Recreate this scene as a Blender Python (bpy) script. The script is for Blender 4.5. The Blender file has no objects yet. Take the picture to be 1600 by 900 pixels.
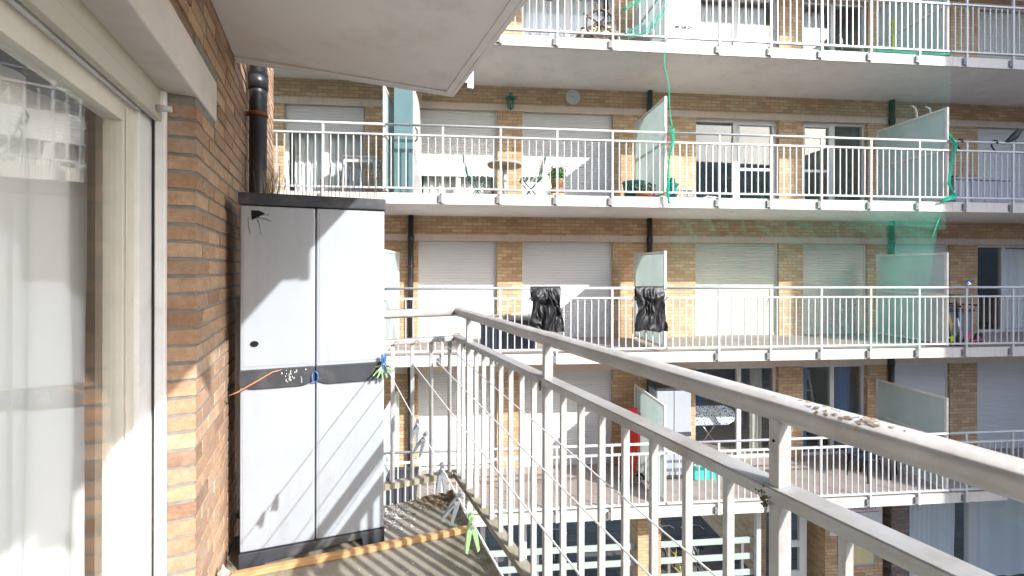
import bpy, math, random
from mathutils import Vector, Matrix, noise
R = math.radians
rnd = random.Random(7)
sc = bpy.context.scene

# ------------------------------------------------------------ camera
cam_d = bpy.data.cameras.new("camera"); cam = bpy.data.objects.new("camera", cam_d)
sc.collection.objects.link(cam)
cam.location = (0, 0, 1.48)
cam.rotation_euler = (R(90), R(-0.11), 0)
cam_d.sensor_width = 36; cam_d.lens = 36 * 692 / 1600
cam_d.shift_y = -30.4 / 1600
cam_d.clip_start = 0.02; cam_d.clip_end = 500
sc.camera = cam

# ------------------------------------------------------------ world + sun
AZ, EL = 50.5, 29.2
w = bpy.data.worlds.new("World"); sc.world = w; w.use_nodes = True
nt = w.node_tree
sky = nt.nodes.new("ShaderNodeTexSky"); sky.sky_type = 'NISHITA'; sky.sun_disc = False
sky.sun_elevation = R(EL); sky.sun_rotation = R(180 - AZ)
sky.air_density = 1.0; sky.dust_density = 1.6; sky.ozone_density = .8
bg = nt.nodes["Background"]; bg.inputs[1].default_value = 0.15
nt.links.new(sky.outputs[0], bg.inputs[0])
sd = bpy.data.lights.new("sun", 'SUN'); sd.energy = 2.0; sd.angle = R(0.53); sd.color = (1, .98, .95)
so = bpy.data.objects.new("sun", sd); sc.collection.objects.link(so)
sdir = Vector((math.sin(R(AZ)), -math.cos(R(AZ)), math.tan(R(EL))))
so.rotation_euler = (-sdir).to_track_quat('-Z', 'Y').to_euler(); so.location = (10, -8, 12)
vs = sc.view_settings
vs.view_transform = 'Standard'; vs.look = 'None'; vs.gamma = 1; vs.use_curve_mapping = False
vs.exposure = 2.12
sc.cycles.max_bounces = 8; sc.cycles.diffuse_bounces = 5; sc.cycles.transparent_max_bounces = 16
sc.cycles.caustics_reflective = False; sc.cycles.caustics_refractive = False
sc.cycles.use_denoising = True

# ------------------------------------------------------------ materials
def mk(name):
    m = bpy.data.materials.new(name); m.use_nodes = True
    t = m.node_tree; return m, t, t.nodes["Principled BSDF"]
def N(t, typ, **kw):
    n = t.nodes.new(typ)
    for k, v in kw.items(): setattr(n, k, v)
    return n
def ramp(t, src, stops):
    r = N(t, "ShaderNodeValToRGB"); e = r.color_ramp.elements
    e[0].position, e[0].color = stops[0][0], (*stops[0][1], 1)
    e[1].position, e[1].color = stops[-1][0], (*stops[-1][1], 1)
    for p, c in stops[1:-1]:
        x = e.new(p); x.color = (*c, 1)
    t.links.new(src, r.inputs[0]); return r.outputs[0]
def coords(t, kind="Object", scale=(1, 1, 1)):
    c = N(t, "ShaderNodeTexCoord"); m = N(t, "ShaderNodeMapping"); m.inputs["Scale"].default_value = scale
    t.links.new(c.outputs[kind], m.inputs[0]); return m.outputs[0]
def noise_(t, vec, scale, detail=5, rough=.6):
    n = N(t, "ShaderNodeTexNoise"); n.inputs["Scale"].default_value = scale
    n.inputs["Detail"].default_value = detail; n.inputs["Roughness"].default_value = rough
    t.links.new(vec, n.inputs["Vector"]); return n.outputs["Fac"]
def mix(t, fac, a, b, mode='MIX'):
    m = N(t, "ShaderNodeMix", data_type='RGBA', blend_type=mode)
    for s, v in ((0, fac), (6, a), (7, b)):
        if isinstance(v, (int, float)): m.inputs[s].default_value = v
        elif isinstance(v, tuple): m.inputs[s].default_value = (*v, 1)
        else: t.links.new(v, m.inputs[s])
    return m.outputs[2]
def bump(t, bs, h, strength=.3, dist=.01):
    b = N(t, "ShaderNodeBump"); b.inputs["Strength"].default_value = strength; b.inputs["Distance"].default_value = dist
    t.links.new(h, b.inputs["Height"]); t.links.new(b.outputs[0], bs.inputs["Normal"])
def plain(name, col, rough=.5, metal=0., var=.12, scale=6, bumpy=0., dirt=None, dirt_amt=.5, dscale=(1, 1, 1), spec=.5, thr=(.5, .72)):
    m, t, b = mk(name); v = coords(t)
    n = noise_(t, v, scale)
    c = ramp(t, n, [(.3, tuple(x * (1 - var) for x in col)), (.7, tuple(min(1, x * (1 + var * .5)) for x in col))])
    if dirt:
        v2 = coords(t, scale=dscale); n2 = noise_(t, v2, 3.3, 8, .7)
        f = ramp(t, n2, [(thr[0], (0, 0, 0)), (thr[1], (dirt_amt,) * 3)])
        c = mix(t, f, c, dirt)
    t.links.new(c, b.inputs["Base Color"])
    b.inputs["Roughness"].default_value = rough; b.inputs["Metallic"].default_value = metal
    b.inputs["Specular IOR Level"].default_value = spec
    if bumpy: bump(t, b, noise_(t, v, scale * 8, 6, .7), bumpy, .004)
    return m
def brick(name, cols, mortar, wdt=.21, row=.07, mor=.012, bmp=.6, blotch=(.75, 1.1)):
    m, t, b = mk(name); v = coords(t, "UV")
    # wobble the joints a little so that courses are not ruler straight
    nz = N(t, "ShaderNodeTexNoise"); nz.inputs["Scale"].default_value = 9; t.links.new(v, nz.inputs["Vector"])
    ad = N(t, "ShaderNodeVectorMath", operation='MULTIPLY_ADD'); ad.inputs[1].default_value = (.009, .009, 0)
    t.links.new(nz.outputs["Color"], ad.inputs[0]); t.links.new(v, ad.inputs[2])
    br = N(t, "ShaderNodeTexBrick"); t.links.new(ad.outputs[0], br.inputs["Vector"])
    br.inputs["Scale"].default_value = 1; br.inputs["Brick Width"].default_value = wdt
    br.inputs["Row Height"].default_value = row; br.inputs["Mortar Size"].default_value = mor / 2
    br.inputs["Mortar Smooth"].default_value = .25
    br.inputs["Color1"].default_value = (0, 0, 0, 1); br.inputs["Color2"].default_value = (1, 1, 1, 1); br.inputs["Mortar"].default_value = (.5, .5, .5, 1)
    k = len(cols); col = ramp(t, br.outputs["Color"], [(i / (k - 1), c) for i, c in enumerate(cols)])
    n1 = noise_(t, v, 22, 6, .75)
    g = ramp(t, n1, [(.3, (blotch[0],) * 3), (.7, (blotch[1],) * 3)])
    col = mix(t, 1.0, col, g, 'MULTIPLY')
    nl = noise_(t, v, .9, 4, .6)
    g2 = ramp(t, nl, [(.35, (.86, .84, .82)), (.65, (1.06, 1.05, 1.04))])
    col = mix(t, 1.0, col, g2, 'MULTIPLY')
    mc = ramp(t, noise_(t, v, 14), [(.3, tuple(x * .8 for x in mortar)), (.7, tuple(x * 1.15 for x in mortar))])
    col = mix(t, br.outputs["Fac"], col, mc)
    t.links.new(col, b.inputs["Base Color"]); b.inputs["Roughness"].default_value = .9
    inv = N(t, "ShaderNodeMath", operation='SUBTRACT'); inv.inputs[0].default_value = 1.0; t.links.new(br.outputs["Fac"], inv.inputs[1])
    ad2 = N(t, "ShaderNodeMath", operation='MULTIPLY_ADD'); ad2.inputs[1].default_value = .35
    t.links.new(n1, ad2.inputs[0]); t.links.new(inv.outputs[0], ad2.inputs[2])
    bump(t, b, ad2.outputs[0], bmp, .008)
    return m
def glass(name, tint=(.9, .95, .95), boost=.06):
    m, t, b = mk(name); t.nodes.remove(b); out = t.nodes["Material Output"]
    tr = N(t, "ShaderNodeBsdfTransparent"); tr.inputs[0].default_value = (*tint, 1)
    gl = N(t, "ShaderNodeBsdfGlossy"); gl.inputs["Roughness"].default_value = .005
    fr = N(t, "ShaderNodeFresnel"); ge = N(t, "ShaderNodeNewGeometry"); mr = N(t, "ShaderNodeMapRange")
    mr.inputs[3].default_value = 1.52; mr.inputs[4].default_value = 1 / 1.52   # same reflectance from both faces of the thin pane
    t.links.new(ge.outputs['Backfacing'], mr.inputs[0]); t.links.new(mr.outputs[0], fr.inputs[0])
    a = N(t, "ShaderNodeMath", operation='MULTIPLY_ADD', use_clamp=True); a.inputs[1].default_value = 1.1; a.inputs[2].default_value = boost
    t.links.new(fr.outputs[0], a.inputs[0])
    mx = N(t, "ShaderNodeMixShader"); t.links.new(a.outputs[0], mx.inputs[0]); t.links.new(tr.outputs[0], mx.inputs[1]); t.links.new(gl.outputs[0], mx.inputs[2])
    t.links.new(mx.outputs[0], out.inputs[0]); return m
def sheer(name, col, transl=.5, transp=.0, rough=.5, nscale=None, nmix=None):
    m, t, b = mk(name); t.nodes.remove(b); out = t.nodes["Material Output"]
    d = N(t, "ShaderNodeBsdfDiffuse"); d.inputs[0].default_value = (*col, 1)
    tl = N(t, "ShaderNodeBsdfTranslucent"); tl.inputs[0].default_value = (*col, 1)
    if nscale:
        c = ramp(t, noise_(t, coords(t), nscale), [(.3, tuple(x * .85 for x in col)), (.7, tuple(min(1, x * 1.08) for x in col))])
        t.links.new(c, d.inputs[0]); t.links.new(c, tl.inputs[0])
    mx = N(t, "ShaderNodeMixShader"); mx.inputs[0].default_value = transl
    t.links.new(d.outputs[0], mx.inputs[1]); t.links.new(tl.outputs[0], mx.inputs[2]); o = mx.outputs[0]
    if transp or nmix:
        tr = N(t, "ShaderNodeBsdfTransparent"); m2 = N(t, "ShaderNodeMixShader"); m2.inputs[0].default_value = transp
        if nmix:
            f = ramp(t, noise_(t, coords(t, scale=nmix[2]), nmix[3], 4, .6), [(.35, (nmix[0],) * 3), (.72, (nmix[1],) * 3)])
            t.links.new(f, m2.inputs[0])
        t.links.new(o, m2.inputs[1]); t.links.new(tr.outputs[0], m2.inputs[2]); o = m2.outputs[0]
    t.links.new(o, out.inputs[0]); return m

M = {}
M['brick_near'] = brick("near brick", [(.27, .15, .09), (.38, .22, .13), (.45, .28, .17), (.34, .19, .12), (.50, .34, .21)], (.20, .19, .175), .215, .0655, .015, 1.0, (.62, 1.15))
M['brick_far'] = brick("yellow brick", [(.42, .26, .14), (.54, .37, .21), (.60, .44, .27), (.47, .30, .17), (.57, .39, .23)], (.20, .185, .16), .21, .0722, .011, .45)
def real_brick():
    m, t, b = mk("fired brick faces"); v = coords(t); g = N(t, "ShaderNodeNewGeometry")
    c = ramp(t, g.outputs["Random Per Island"], [(0, (.27, .16, .105)), (.2, (.40, .25, .155)), (.42, (.47, .30, .19)), (.6, (.34, .20, .13)), (.8, (.52, .36, .235)), (1, (.44, .26, .16))])
    n1 = noise_(t, v, 30, 8, .78); n2 = noise_(t, v, 5, 5, .6)
    c = mix(t, 1.0, c, ramp(t, n1, [(.3, (.60,) * 3), (.68, (1.15,) * 3)]), 'MULTIPLY')
    c = mix(t, ramp(t, n2, [(.5, (0, 0, 0)), (.75, (.45,) * 3)]), c, (.40, .36, .32))
    c = mix(t, ramp(t, noise_(t, v, 2.2, 7, .7), [(.55, (0, 0, 0)), (.75, (.6,) * 3)]), c, (.13, .10, .08))
    t.links.new(c, b.inputs["Base Color"]); b.inputs["Roughness"].default_value = .92
    bump(t, b, n1, .9, .004); return m
M['real_brick'] = real_brick()
M['mortar'] = plain("grey mortar", (.235, .225, .205), .95, var=.25, scale=18, bumpy=.6)
M['brick_old'] = brick("old purple brick", [(.12, .09, .085), (.26, .20, .19), (.20, .13, .11), (.33, .27, .26)], (.12, .11, .10), .21, .072, .012, .6)
M['lintel'] = plain("painted lintel", (.60, .50, .42), .8, var=.08, scale=3, bumpy=.15, dirt=(.33, .27, .22), dirt_amt=.35, dscale=(3, 3, .6))
M['lintel_white'] = plain("white painted concrete", (.66, .62, .59), .8, var=.06, scale=4, bumpy=.4, dirt=(.42, .37, .33), dirt_amt=.4)
M['soffit'] = plain("painted soffit", (.84, .82, .795), .85, var=.05, scale=1.5, bumpy=.15, dirt=(.50, .43, .36), dirt_amt=.4, thr=(.5, .78))
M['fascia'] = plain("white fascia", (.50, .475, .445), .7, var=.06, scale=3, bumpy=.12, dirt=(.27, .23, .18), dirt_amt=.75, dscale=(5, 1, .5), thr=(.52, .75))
M['far_floor'] = plain("terrace floor", (.33, .28, .25), .85, var=.15, scale=5, bumpy=.2, dirt=(.2, .16, .14), dirt_amt=.5)
def near_floor():
    m, t, b = mk("weathered balcony screed"); v = coords(t)
    a = noise_(t, v, 2.2, 6, .65); f = noise_(t, v, 60, 6, .8)
    c = ramp(t, a, [(.3, (.21, .19, .145)), (.5, (.29, .265, .215)), (.72, (.36, .33, .28))])
    c = mix(t, ramp(t, f, [(.35, (0, 0, 0)), (.75, (.5,) * 3)]), c, (.11, .10, .07))
    sx = N(t, "ShaderNodeSeparateXYZ"); t.links.new(v, sx.inputs[0])
    # moss creeping in from the open edge of the slab
    mr = N(t, "ShaderNodeMapRange"); mr.inputs[1].default_value = .42; mr.inputs[2].default_value = .80; t.links.new(sx.outputs[0], mr.inputs[0])
    mm = N(t, "ShaderNodeMath", operation='MULTIPLY', use_clamp=True); t.links.new(mr.outputs[0], mm.inputs[0])
    t.links.new(ramp(t, noise_(t, v, 6, 7, .75), [(.36, (0, 0, 0)), (.55, (1, 1, 1))]), mm.inputs[1])
    c = mix(t, mm.outputs[0], c, (.085, .085, .04))
    t.links.new(c, b.inputs["Base Color"]); b.inputs["Roughness"].default_value = .9
    bump(t, b, f, .5, .004); return m
M['near_floor'] = near_floor()
M['rail_near'] = plain("weathered aluminium", (.345, .35, .355), .45, .15, var=.08, scale=8, bumpy=.1, dirt=(.20, .165, .125), dirt_amt=.7, thr=(.48, .7))
M['handrail'] = plain("dirty galvanised tube", (.45, .45, .45), .42, .25, var=.1, scale=12, bumpy=.15, dirt=(.26, .215, .17), dirt_amt=.65, thr=(.38, .62))
M['mossy_rail'] = plain("mossy bottom rail", (.30, .275, .225), .8, .0, var=.2, scale=9, bumpy=.3, dirt=(.17, .15, .08), dirt_amt=.7, thr=(.46, .66))
M['rail_far'] = plain("white railing paint", (.47, .475, .48), .4, .0, var=.05, scale=4, dirt=(.3, .26, .22), dirt_amt=.35)
M['bracket'] = plain("galvanised bracket", (.20, .20, .20), .6, .2, var=.2, scale=25)
M['shutter'] = plain("white shutter slats", (.56, .57, .58), .45, var=.04, scale=1.4, dirt=(.5, .48, .44), dirt_amt=.2, dscale=(1, 1, 3))
M['shutter_cream'] = plain("cream shutter slats", (.50, .49, .43), .5, var=.06, scale=1.4, dirt=(.45, .42, .34), dirt_amt=.35, dscale=(1, 1, 3))
M['frame'] = plain("white window frame", (.58, .58, .57), .4, var=.05, scale=5)
M['frame_cream'] = plain("cream painted timber", (.70, .67, .60), .5, var=.07, scale=9, bumpy=.1, dirt=(.35, .3, .24), dirt_amt=.25)
M['jamb_white'] = plain("flaking white paint", (.78, .79, .80), .55, var=.06, scale=12, bumpy=.35, dirt=(.45, .4, .34), dirt_amt=.4, thr=(.56, .7))
M['board'] = plain("pale green painted board", (.36, .42, .40), .5, var=.06)
M['glass'] = glass("window glass", (.95, .97, .97), .0)
M['glass_near'] = glass("near window glass", (.98, .99, .985), -.01)
M['frosted'] = sheer("frosted glass", (.60, .71, .70), .45, .2, nscale=1.2)
M['divider'] = plain("divider frame", (.70, .69, .66), .5, .1, var=.1, scale=8, dirt=(.4, .36, .3), dirt_amt=.35)
M['curtain'] = sheer("white voile", (.93, .93, .93), .12, .0)
M['curtain_blue'] = sheer("blue curtain", (.25, .38, .60), .3, 0)
M['curtain_grey'] = sheer("grey voile", (.80, .80, .83), .12, .0)
M['curtain_cream'] = sheer("cream curtain", (.60, .57, .50), .3, 0)
M['room'] = plain("room wall", (.46, .46, .45), .9)
M['room_blue'] = plain("blue room wall", (.05, .17, .30), .9)
M['pipe'] = plain("black pipe", (.018, .02, .023), .38, var=.3, scale=10, dirt=(.12, .11, .10), dirt_amt=.25, bumpy=.1)
M['rust'] = plain("rust", (.20, .075, .035), .9, var=.4, scale=20)
M['slate'] = brick("slate paving", [(.085, .078, .070), (.105, .097, .088), (.125, .116, .105)], (.03, .028, .026), .62, .40, .02, .4)
M['ground'] = plain("courtyard ground", (.16, .155, .15), .9, var=.2, scale=1)
M['plastic_grey'] = plain("light grey resin", (.295, .322, .362), .45, var=.045, scale=3, bumpy=.05, dirt=(.22, .225, .23), dirt_amt=.4, dscale=(2.5, 2.5, .5), thr=(.54, .74))
M['plastic_black'] = plain("charcoal resin", (.035, .039, .047), .5, var=.25, scale=12, bumpy=.15, dirt=(.16, .16, .165), dirt_amt=.5)
M['hole'] = plain("painted hole shade", (.003, .003, .003), 1.)  # near black, stands in for the shade inside a hole
M['wood'] = plain("pine batten", (.50, .30, .14), .65, var=.22, scale=5, bumpy=.15, dirt=(.26, .13, .055), dirt_amt=.5, dscale=(.8, 12, 12))
M['wood_brown'] = plain("brown wood", (.12, .08, .06), .6, var=.3, scale=8)
M['wood_tan'] = plain("tan board", (.48, .33, .19), .7, var=.15, scale=6)
M['wood_pale'] = plain("weathered bamboo", (.42, .33, .2), .8, var=.3, scale=20)
M['peg_grey'] = plain("grey peg plastic", (.17, .19, .215), .4, var=.1, scale=40)
M['peg_green'] = plain("green peg plastic", (.22, .38, .17), .4, var=.1, scale=40)
M['peg_blue'] = plain("blue peg plastic", (.035, .14, .42), .4, var=.1, scale=40)
M['line'] = plain("plastic line", (.75, .75, .74), .5)
M['steel'] = plain("steel wire", (.5, .5, .5), .3, .9)
M['wire_dark'] = plain("dark wire", (.10, .085, .07), .6)
M['leaf_dry'] = plain("dry leaves", (.20, .13, .07), .9, var=.6, scale=30)
M['shell'] = plain("pale litter", (.7, .7, .68), .8, var=.2, scale=30)
M['paper'] = plain("crumpled paper", (.50, .42, .34), .9, var=.3, scale=14)
M['flake'] = plain("flaking crust", (.42, .33, .25), .9, var=.5, scale=160)
M['moss'] = plain("moss", (.10, .11, .035), 1., var=.4, scale=40)
M['cable'] = plain("copper coloured strip", (.50, .20, .10), .5, var=.2, scale=20)
M['white_plastic'] = plain("white plastic", (.52, .52, .52), .4, var=.04)
M['teal_plastic'] = plain("blue grey resin", (.10, .18, .20), .5, var=.1, scale=3)
M['teal'] = plain("teal resin", (.03, .20, .18), .5, var=.15, scale=8)
M['teal_light'] = plain("turquoise resin", (.05, .42, .36), .5, var=.1, scale=8)
M['green_paint'] = plain("green enamel", (.02, .13, .085), .4, var=.15)
M['green_bag'] = plain("green plastic", (.01, .20, .16), .4, var=.3, scale=12)
M['terracotta'] = plain("terracotta", (.48, .17, .08), .8, var=.15, scale=12)
M['stone'] = plain("stone", (.42, .38, .26), .9, var=.2, scale=12)
M['wicker'] = plain("wicker", (.34, .22, .11), .9, var=.4, scale=50, bumpy=.5)
M['leaf'] = plain("green leaves", (.10, .27, .045), .6, var=.5, scale=30)
M['leaf_dull'] = plain("grey green leaves", (.10, .15, .09), .7, var=.5, scale=30)
M['flower'] = plain("mauve flowers", (.50, .07, .16), .8)
M['bag'] = plain("black bin liner", (.012, .013, .015), .48, var=.2, spec=.4)
M['red'] = plain("red resin", (.62, .03, .015), .45, var=.12, scale=6)
M['black'] = plain("black rubber", (.012, .012, .013), .6)
M['navy'] = plain("dark blue resin", (.022, .03, .06), .5, var=.15)
M['dark_box'] = plain("charcoal storage resin", (.05, .055, .07), .5, var=.15)
M['grey_box'] = plain("grey storage resin", (.32, .34, .40), .5, var=.08)
M['lid_grey'] = plain("weathered lid", (.36, .35, .33), .8, var=.2, scale=8)
M['crate_grey'] = plain("mid grey crate", (.17, .18, .21), .5, var=.15)
M['lime'] = plain("lime plastic", (.55, .75, .02), .4)
M['pink'] = plain("pink plastic", (.65, .05, .15), .4)
M['yellow'] = plain("yellow plastic", (.62, .5, .10), .5)
M['blue_foil'] = plain("blue foil", (.02, .22, .60), .25, .6)
M['silver'] = plain("silver foil", (.7, .75, .8), .2, .9)
M['blue_cloth'] = plain("blue cloth", (.20, .32, .48), .9, var=.25, scale=12)
def netting():
    m, t, b = mk("green netting"); t.nodes.remove(b); out = t.nodes["Material Output"]; v = coords(t)
    d = N(t, "ShaderNodeBsdfDiffuse"); tl = N(t, "ShaderNodeBsdfTranslucent"); a = N(t, "ShaderNodeMixShader"); a.inputs[0].default_value = .35
    for q in (d, tl): q.inputs[0].default_value = (.10, .58, .42, 1)
    t.links.new(d.outputs[0], a.inputs[1]); t.links.new(tl.outputs[0], a.inputs[2])
    sx = N(t, "ShaderNodeSeparateXYZ"); t.links.new(v, sx.inputs[0])
    dens = ramp(t, noise_(t, coords(t, scale=(1, 1, .5)), 1.3, 4, .6), [(.35, (.02,) * 3), (.7, (.10,) * 3)])
    g = N(t, "ShaderNodeMapRange"); g.inputs[1].default_value = 3.6; g.inputs[2].default_value = 6.0; g.inputs[3].default_value = .45; g.inputs[4].default_value = 1.9; t.links.new(sx.outputs[0], g.inputs[0])
    m1 = N(t, "ShaderNodeMath", operation='MULTIPLY'); t.links.new(dens, m1.inputs[0]); t.links.new(g.outputs[0], m1.inputs[1])
    mp = coords(t, scale=(1, 1, 1)); w1 = N(t, "ShaderNodeTexWave"); w1.wave_profile = 'SIN'; w1.bands_direction = 'DIAGONAL'
    w1.inputs["Scale"].default_value = 1.6; w1.inputs["Distortion"].default_value = 9; w1.inputs["Detail"].default_value = 3; w1.inputs["Detail Scale"].default_value = .8; t.links.new(mp, w1.inputs["Vector"])
    cr = ramp(t, w1.outputs["Fac"], [(.70, (0, 0, 0)), (1.0, (.035,) * 3)])
    m2 = N(t, "ShaderNodeMath", operation='ADD', use_clamp=True); t.links.new(m1.outputs[0], m2.inputs[0]); t.links.new(cr, m2.inputs[1]); zr = N(t, "ShaderNodeMapRange"); zr.inputs[1].default_value = 2.9; zr.inputs[2].default_value = 2.3; zr.inputs[3].default_value = .28; zr.inputs[4].default_value = 1.15; t.links.new(sx.outputs[2], zr.inputs[0])
    m3 = N(t, "ShaderNodeMath", operation='MULTIPLY'); t.links.new(m2.outputs[0], m3.inputs[0]); t.links.new(zr.outputs[0], m3.inputs[1]); m2 = m3
    tr = N(t, "ShaderNodeBsdfTransparent"); mx = N(t, "ShaderNodeMixShader"); t.links.new(m2.outputs[0], mx.inputs[0])
    t.links.new(tr.outputs[0], mx.inputs[1]); t.links.new(a.outputs[0], mx.inputs[2]); t.links.new(mx.outputs[0], out.inputs[0]); return m
M['net'] = netting()
M['net_dark'] = sheer("dark green netting", (.01, .06, .05), .2, .8, nmix=(.93, .86, (1, 1, 1), 3))
M['net_rope'] = sheer("bundled netting", (.05, .62, .42), .4, 0, nscale=30)
M['clock_face'] = plain("clock face", (.50, .58, .58), .4)
M['white_board'] = plain("white sign board", (.62, .64, .66), .5, var=.05)
M['sign_red'] = plain("red sign paint", (.42, .01, .04), .5)
M['notice'] = plain("yellow notice", (.60, .52, .28), .7, var=.12, scale=9)
M['blue_grey'] = plain("blue grey metal", (.38, .44, .52), .4, .3)
M['office_glass'] = plain("office glazing", (.18, .29, .40), .3, .1, var=.1, scale=.3)
M['office_band'] = plain("office cladding", (.30, .40, .50), .6, var=.1)
def floral():
    m, t, b = mk("floral cotton"); v = coords(t)
    vo = N(t, "ShaderNodeTexVoronoi"); vo.inputs["Scale"].default_value = 26; t.links.new(v, vo.inputs["Vector"])
    c = ramp(t, vo.outputs["Distance"], [(.35, (.05, .10, .28)), (.45, (.75, .78, .82))])
    t.links.new(c, b.inputs["Base Color"]); b.inputs["Roughness"].default_value = .9; return m
M['floral'] = floral()

# ------------------------------------------------------------ geometry helpers
class Frame:
    def __init__(s, o, rot): s.o = Vector(o); s.r = rot; s.m = Matrix.Rotation(rot, 3, 'Z')
    def p(s, x, y, z): return s.o + s.m @ Vector((x, y, z))
NF = Frame((0, 0, 0), math.atan2(297, 692))                # local (v across, u along, z)
FF = Frame((2.254, 7.8, 0), math.atan2(.0898, .996))        # local (t along facade, d behind the rail plane, z)
W0 = Frame((0, 0, 0), 0)
class MB:
    def __init__(s): s.v = []; s.f = []; s.sm = []
    def add(s, vs, fs, smooth=False):
        k = len(s.v); s.v += [tuple(x) for x in vs]
        for f in fs: s.f.append([i + k for i in f]); s.sm.append(smooth)
        return s
    def box(s, x0, x1, y0, y1, z0, z1):
        return s.add([(x0, y0, z0), (x1, y0, z0), (x1, y1, z0), (x0, y1, z0), (x0, y0, z1), (x1, y0, z1), (x1, y1, z1), (x0, y1, z1)],
                     [(0, 3, 2, 1), (4, 5, 6, 7), (0, 1, 5, 4), (1, 2, 6, 5), (2, 3, 7, 6), (3, 0, 4, 7)])
    def bar(s, a, b, wx, wy, up=(0, 0, 1)):
        a = Vector(a); b = Vector(b); d = (b - a).normalized(); u = Vector(up)
        x = d.cross(u); 
        if x.length < 1e-4: x = d.cross(Vector((1, 0, 0)))
        x.normalize(); y = x.cross(d).normalized()
        vs = [p + x * sx * wx / 2 + y * sy * wy / 2 for p in (a, b) for sx, sy in ((-1, -1), (1, -1), (1, 1), (-1, 1))]
        return s.add(vs, [(0, 1, 2, 3), (7, 6, 5, 4), (0, 4, 5, 1), (1, 5, 6, 2), (2, 6, 7, 3), (3, 7, 4, 0)])
    def tube(s, pts, rad, n=10, caps=True, flat=1.):
        pts = [Vector(p) for p in pts]
        if not isinstance(rad, (list, tuple)): rad = [rad] * len(pts)
        d0 = (pts[1] - pts[0]).normalized()
        ref = Vector((0, 0, 1)) if abs(d0.z) < .9 else Vector((1, 0, 0))
        x = d0.cross(ref).normalized(); vs = []
        for i, p in enumerate(pts):
            d = (pts[min(i + 1, len(pts) - 1)] - pts[max(i - 1, 0)]).normalized()
            x = (x - d * x.dot(d)).normalized(); y = d.cross(x)
            for k in range(n):
                a = 2 * math.pi * k / n
                vs.append(p + x * math.cos(a) * rad[i] + y * math.sin(a) * rad[i] * flat)
        fs = [(i * n + k, i * n + (k + 1) % n, (i + 1) * n + (k + 1) % n, (i + 1) * n + k) for i in range(len(pts) - 1) for k in range(n)]
        s.add(vs, fs, True)
        if caps:
            m = len(s.v) - len(vs)
            s.f.append([m + k for k in range(n)][::-1]); s.sm.append(False)
            s.f.append([m + (len(pts) - 1) * n + k for k in range(n)]); s.sm.append(False)
        return s
    def lathe(s, prof, c=(0, 0, 0), n=20, smooth=True):
        vs = [(c[0] + r * math.cos(2 * math.pi * k / n), c[1] + r * math.sin(2 * math.pi * k / n), c[2] + z) for r, z in prof for k in range(n)]
        fs = [(i * n + k, i * n + (k + 1) % n, (i + 1) * n + (k + 1) % n, (i + 1) * n + k) for i in range(len(prof) - 1) for k in range(n)]
        s.add(vs, fs, smooth); m = len(s.v) - len(vs)
        s.f.append([m + k for k in range(n)][::-1]); s.sm.append(False)
        s.f.append([m + (len(prof) - 1) * n + k for k in range(n)]); s.sm.append(False)
        return s
    def prism(s, poly, y0, y1, f=None):
        """poly of (x,z); extruded in y; f maps (x,y,z)->(x,y,z)"""
        n = len(poly); vs = [(x, y0, z) for x, z in poly] + [(x, y1, z) for x, z in poly]
        if f: vs = [f(*v) for v in vs]
        fs = [list(range(n)), list(range(2 * n - 1, n - 1, -1))] + [(i, i + n, (i + 1) % n + n, (i + 1) % n) for i in range(n)]
        return s.add(vs, fs)
    def grid(s, nx, ny, fn, smooth=True):
        vs = [fn(i / nx, j / ny) for j in range(ny + 1) for i in range(nx + 1)]
        fs = [(j * (nx + 1) + i, j * (nx + 1) + i + 1, (j + 1) * (nx + 1) + i + 1, (j + 1) * (nx + 1) + i) for j in range(ny) for i in range(nx)]
        return s.add(vs, fs, smooth)
    def mesh(s, name, mat):
        me = bpy.data.meshes.new(name); me.from_pydata(s.v, [], s.f); me.polygons.foreach_set("use_smooth", s.sm)
        me.update(); uv = me.uv_layers.new(name="UVMap")
        for p in me.polygons:
            n = p.normal
            for li in p.loop_indices:
                c = me.vertices[me.loops[li].vertex_index].co
                if abs(n.z) > .7: u = (c.x, c.y)
                elif abs(n.x) > abs(n.y): u = (c.y + .105, c.z)
                else: u = (c.x, c.z)
                uv.data[li].uv = u
        me.materials.append(mat); return me
    def build(s, name, mat, parent=None, loc=(0, 0, 0), rot=(0, 0, 0), bevel=0, solid=0):
        o = bpy.data.objects.new(name, s.mesh(name, M[mat])); sc.collection.objects.link(o)
        o.parent = parent; o.location = loc; o.rotation_euler = rot
        if solid:
            b = o.modifiers.new("s", 'SOLIDIFY'); b.thickness = solid
        if bevel:
            b = o.modifiers.new("b", 'BEVEL'); b.width = bevel; b.segments = 2; b.limit_method = 'ANGLE'
        return o
def inst(o, parent, loc, name=None):
    c = o.copy(); sc.collection.objects.link(c); c.parent = parent; c.location = loc; return c
def tag(o, label=None, cat=None, group=None, kind=None):
    for k, v in (("label", label), ("category", cat), ("group", group), ("kind", kind)):
        if v: o[k] = v
    return o
def thing(name, label, cat, F, loc, rot=0., group=None):
    o = bpy.data.objects.new(name, None); sc.collection.objects.link(o)
    o.empty_display_size = .1
    o.location = F.p(*loc); o.rotation_euler = (0, 0, F.r + rot)
    return tag(o, label, cat, group)
def place(o, F, loc=(0, 0, 0), rot=0.):
    o.location = F.p(*loc); o.rotation_euler = (0, 0, F.r + rot); return o
def nz(x, y=0., z=0.): return noise.noise(Vector((x, y, z)))

# ------------------------------------------------------------ ground
GZ = -6.05
g = MB().box(-60, 80, -60, 60, GZ - .2, GZ).build("ground", 'ground'); tag(g, kind="structure")
p = MB().box(-9, 13, -3.2, 14, GZ + .004, GZ + .008).build("slate_paving", 'slate'); place(p, FF); tag(p, kind="structure")

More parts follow.
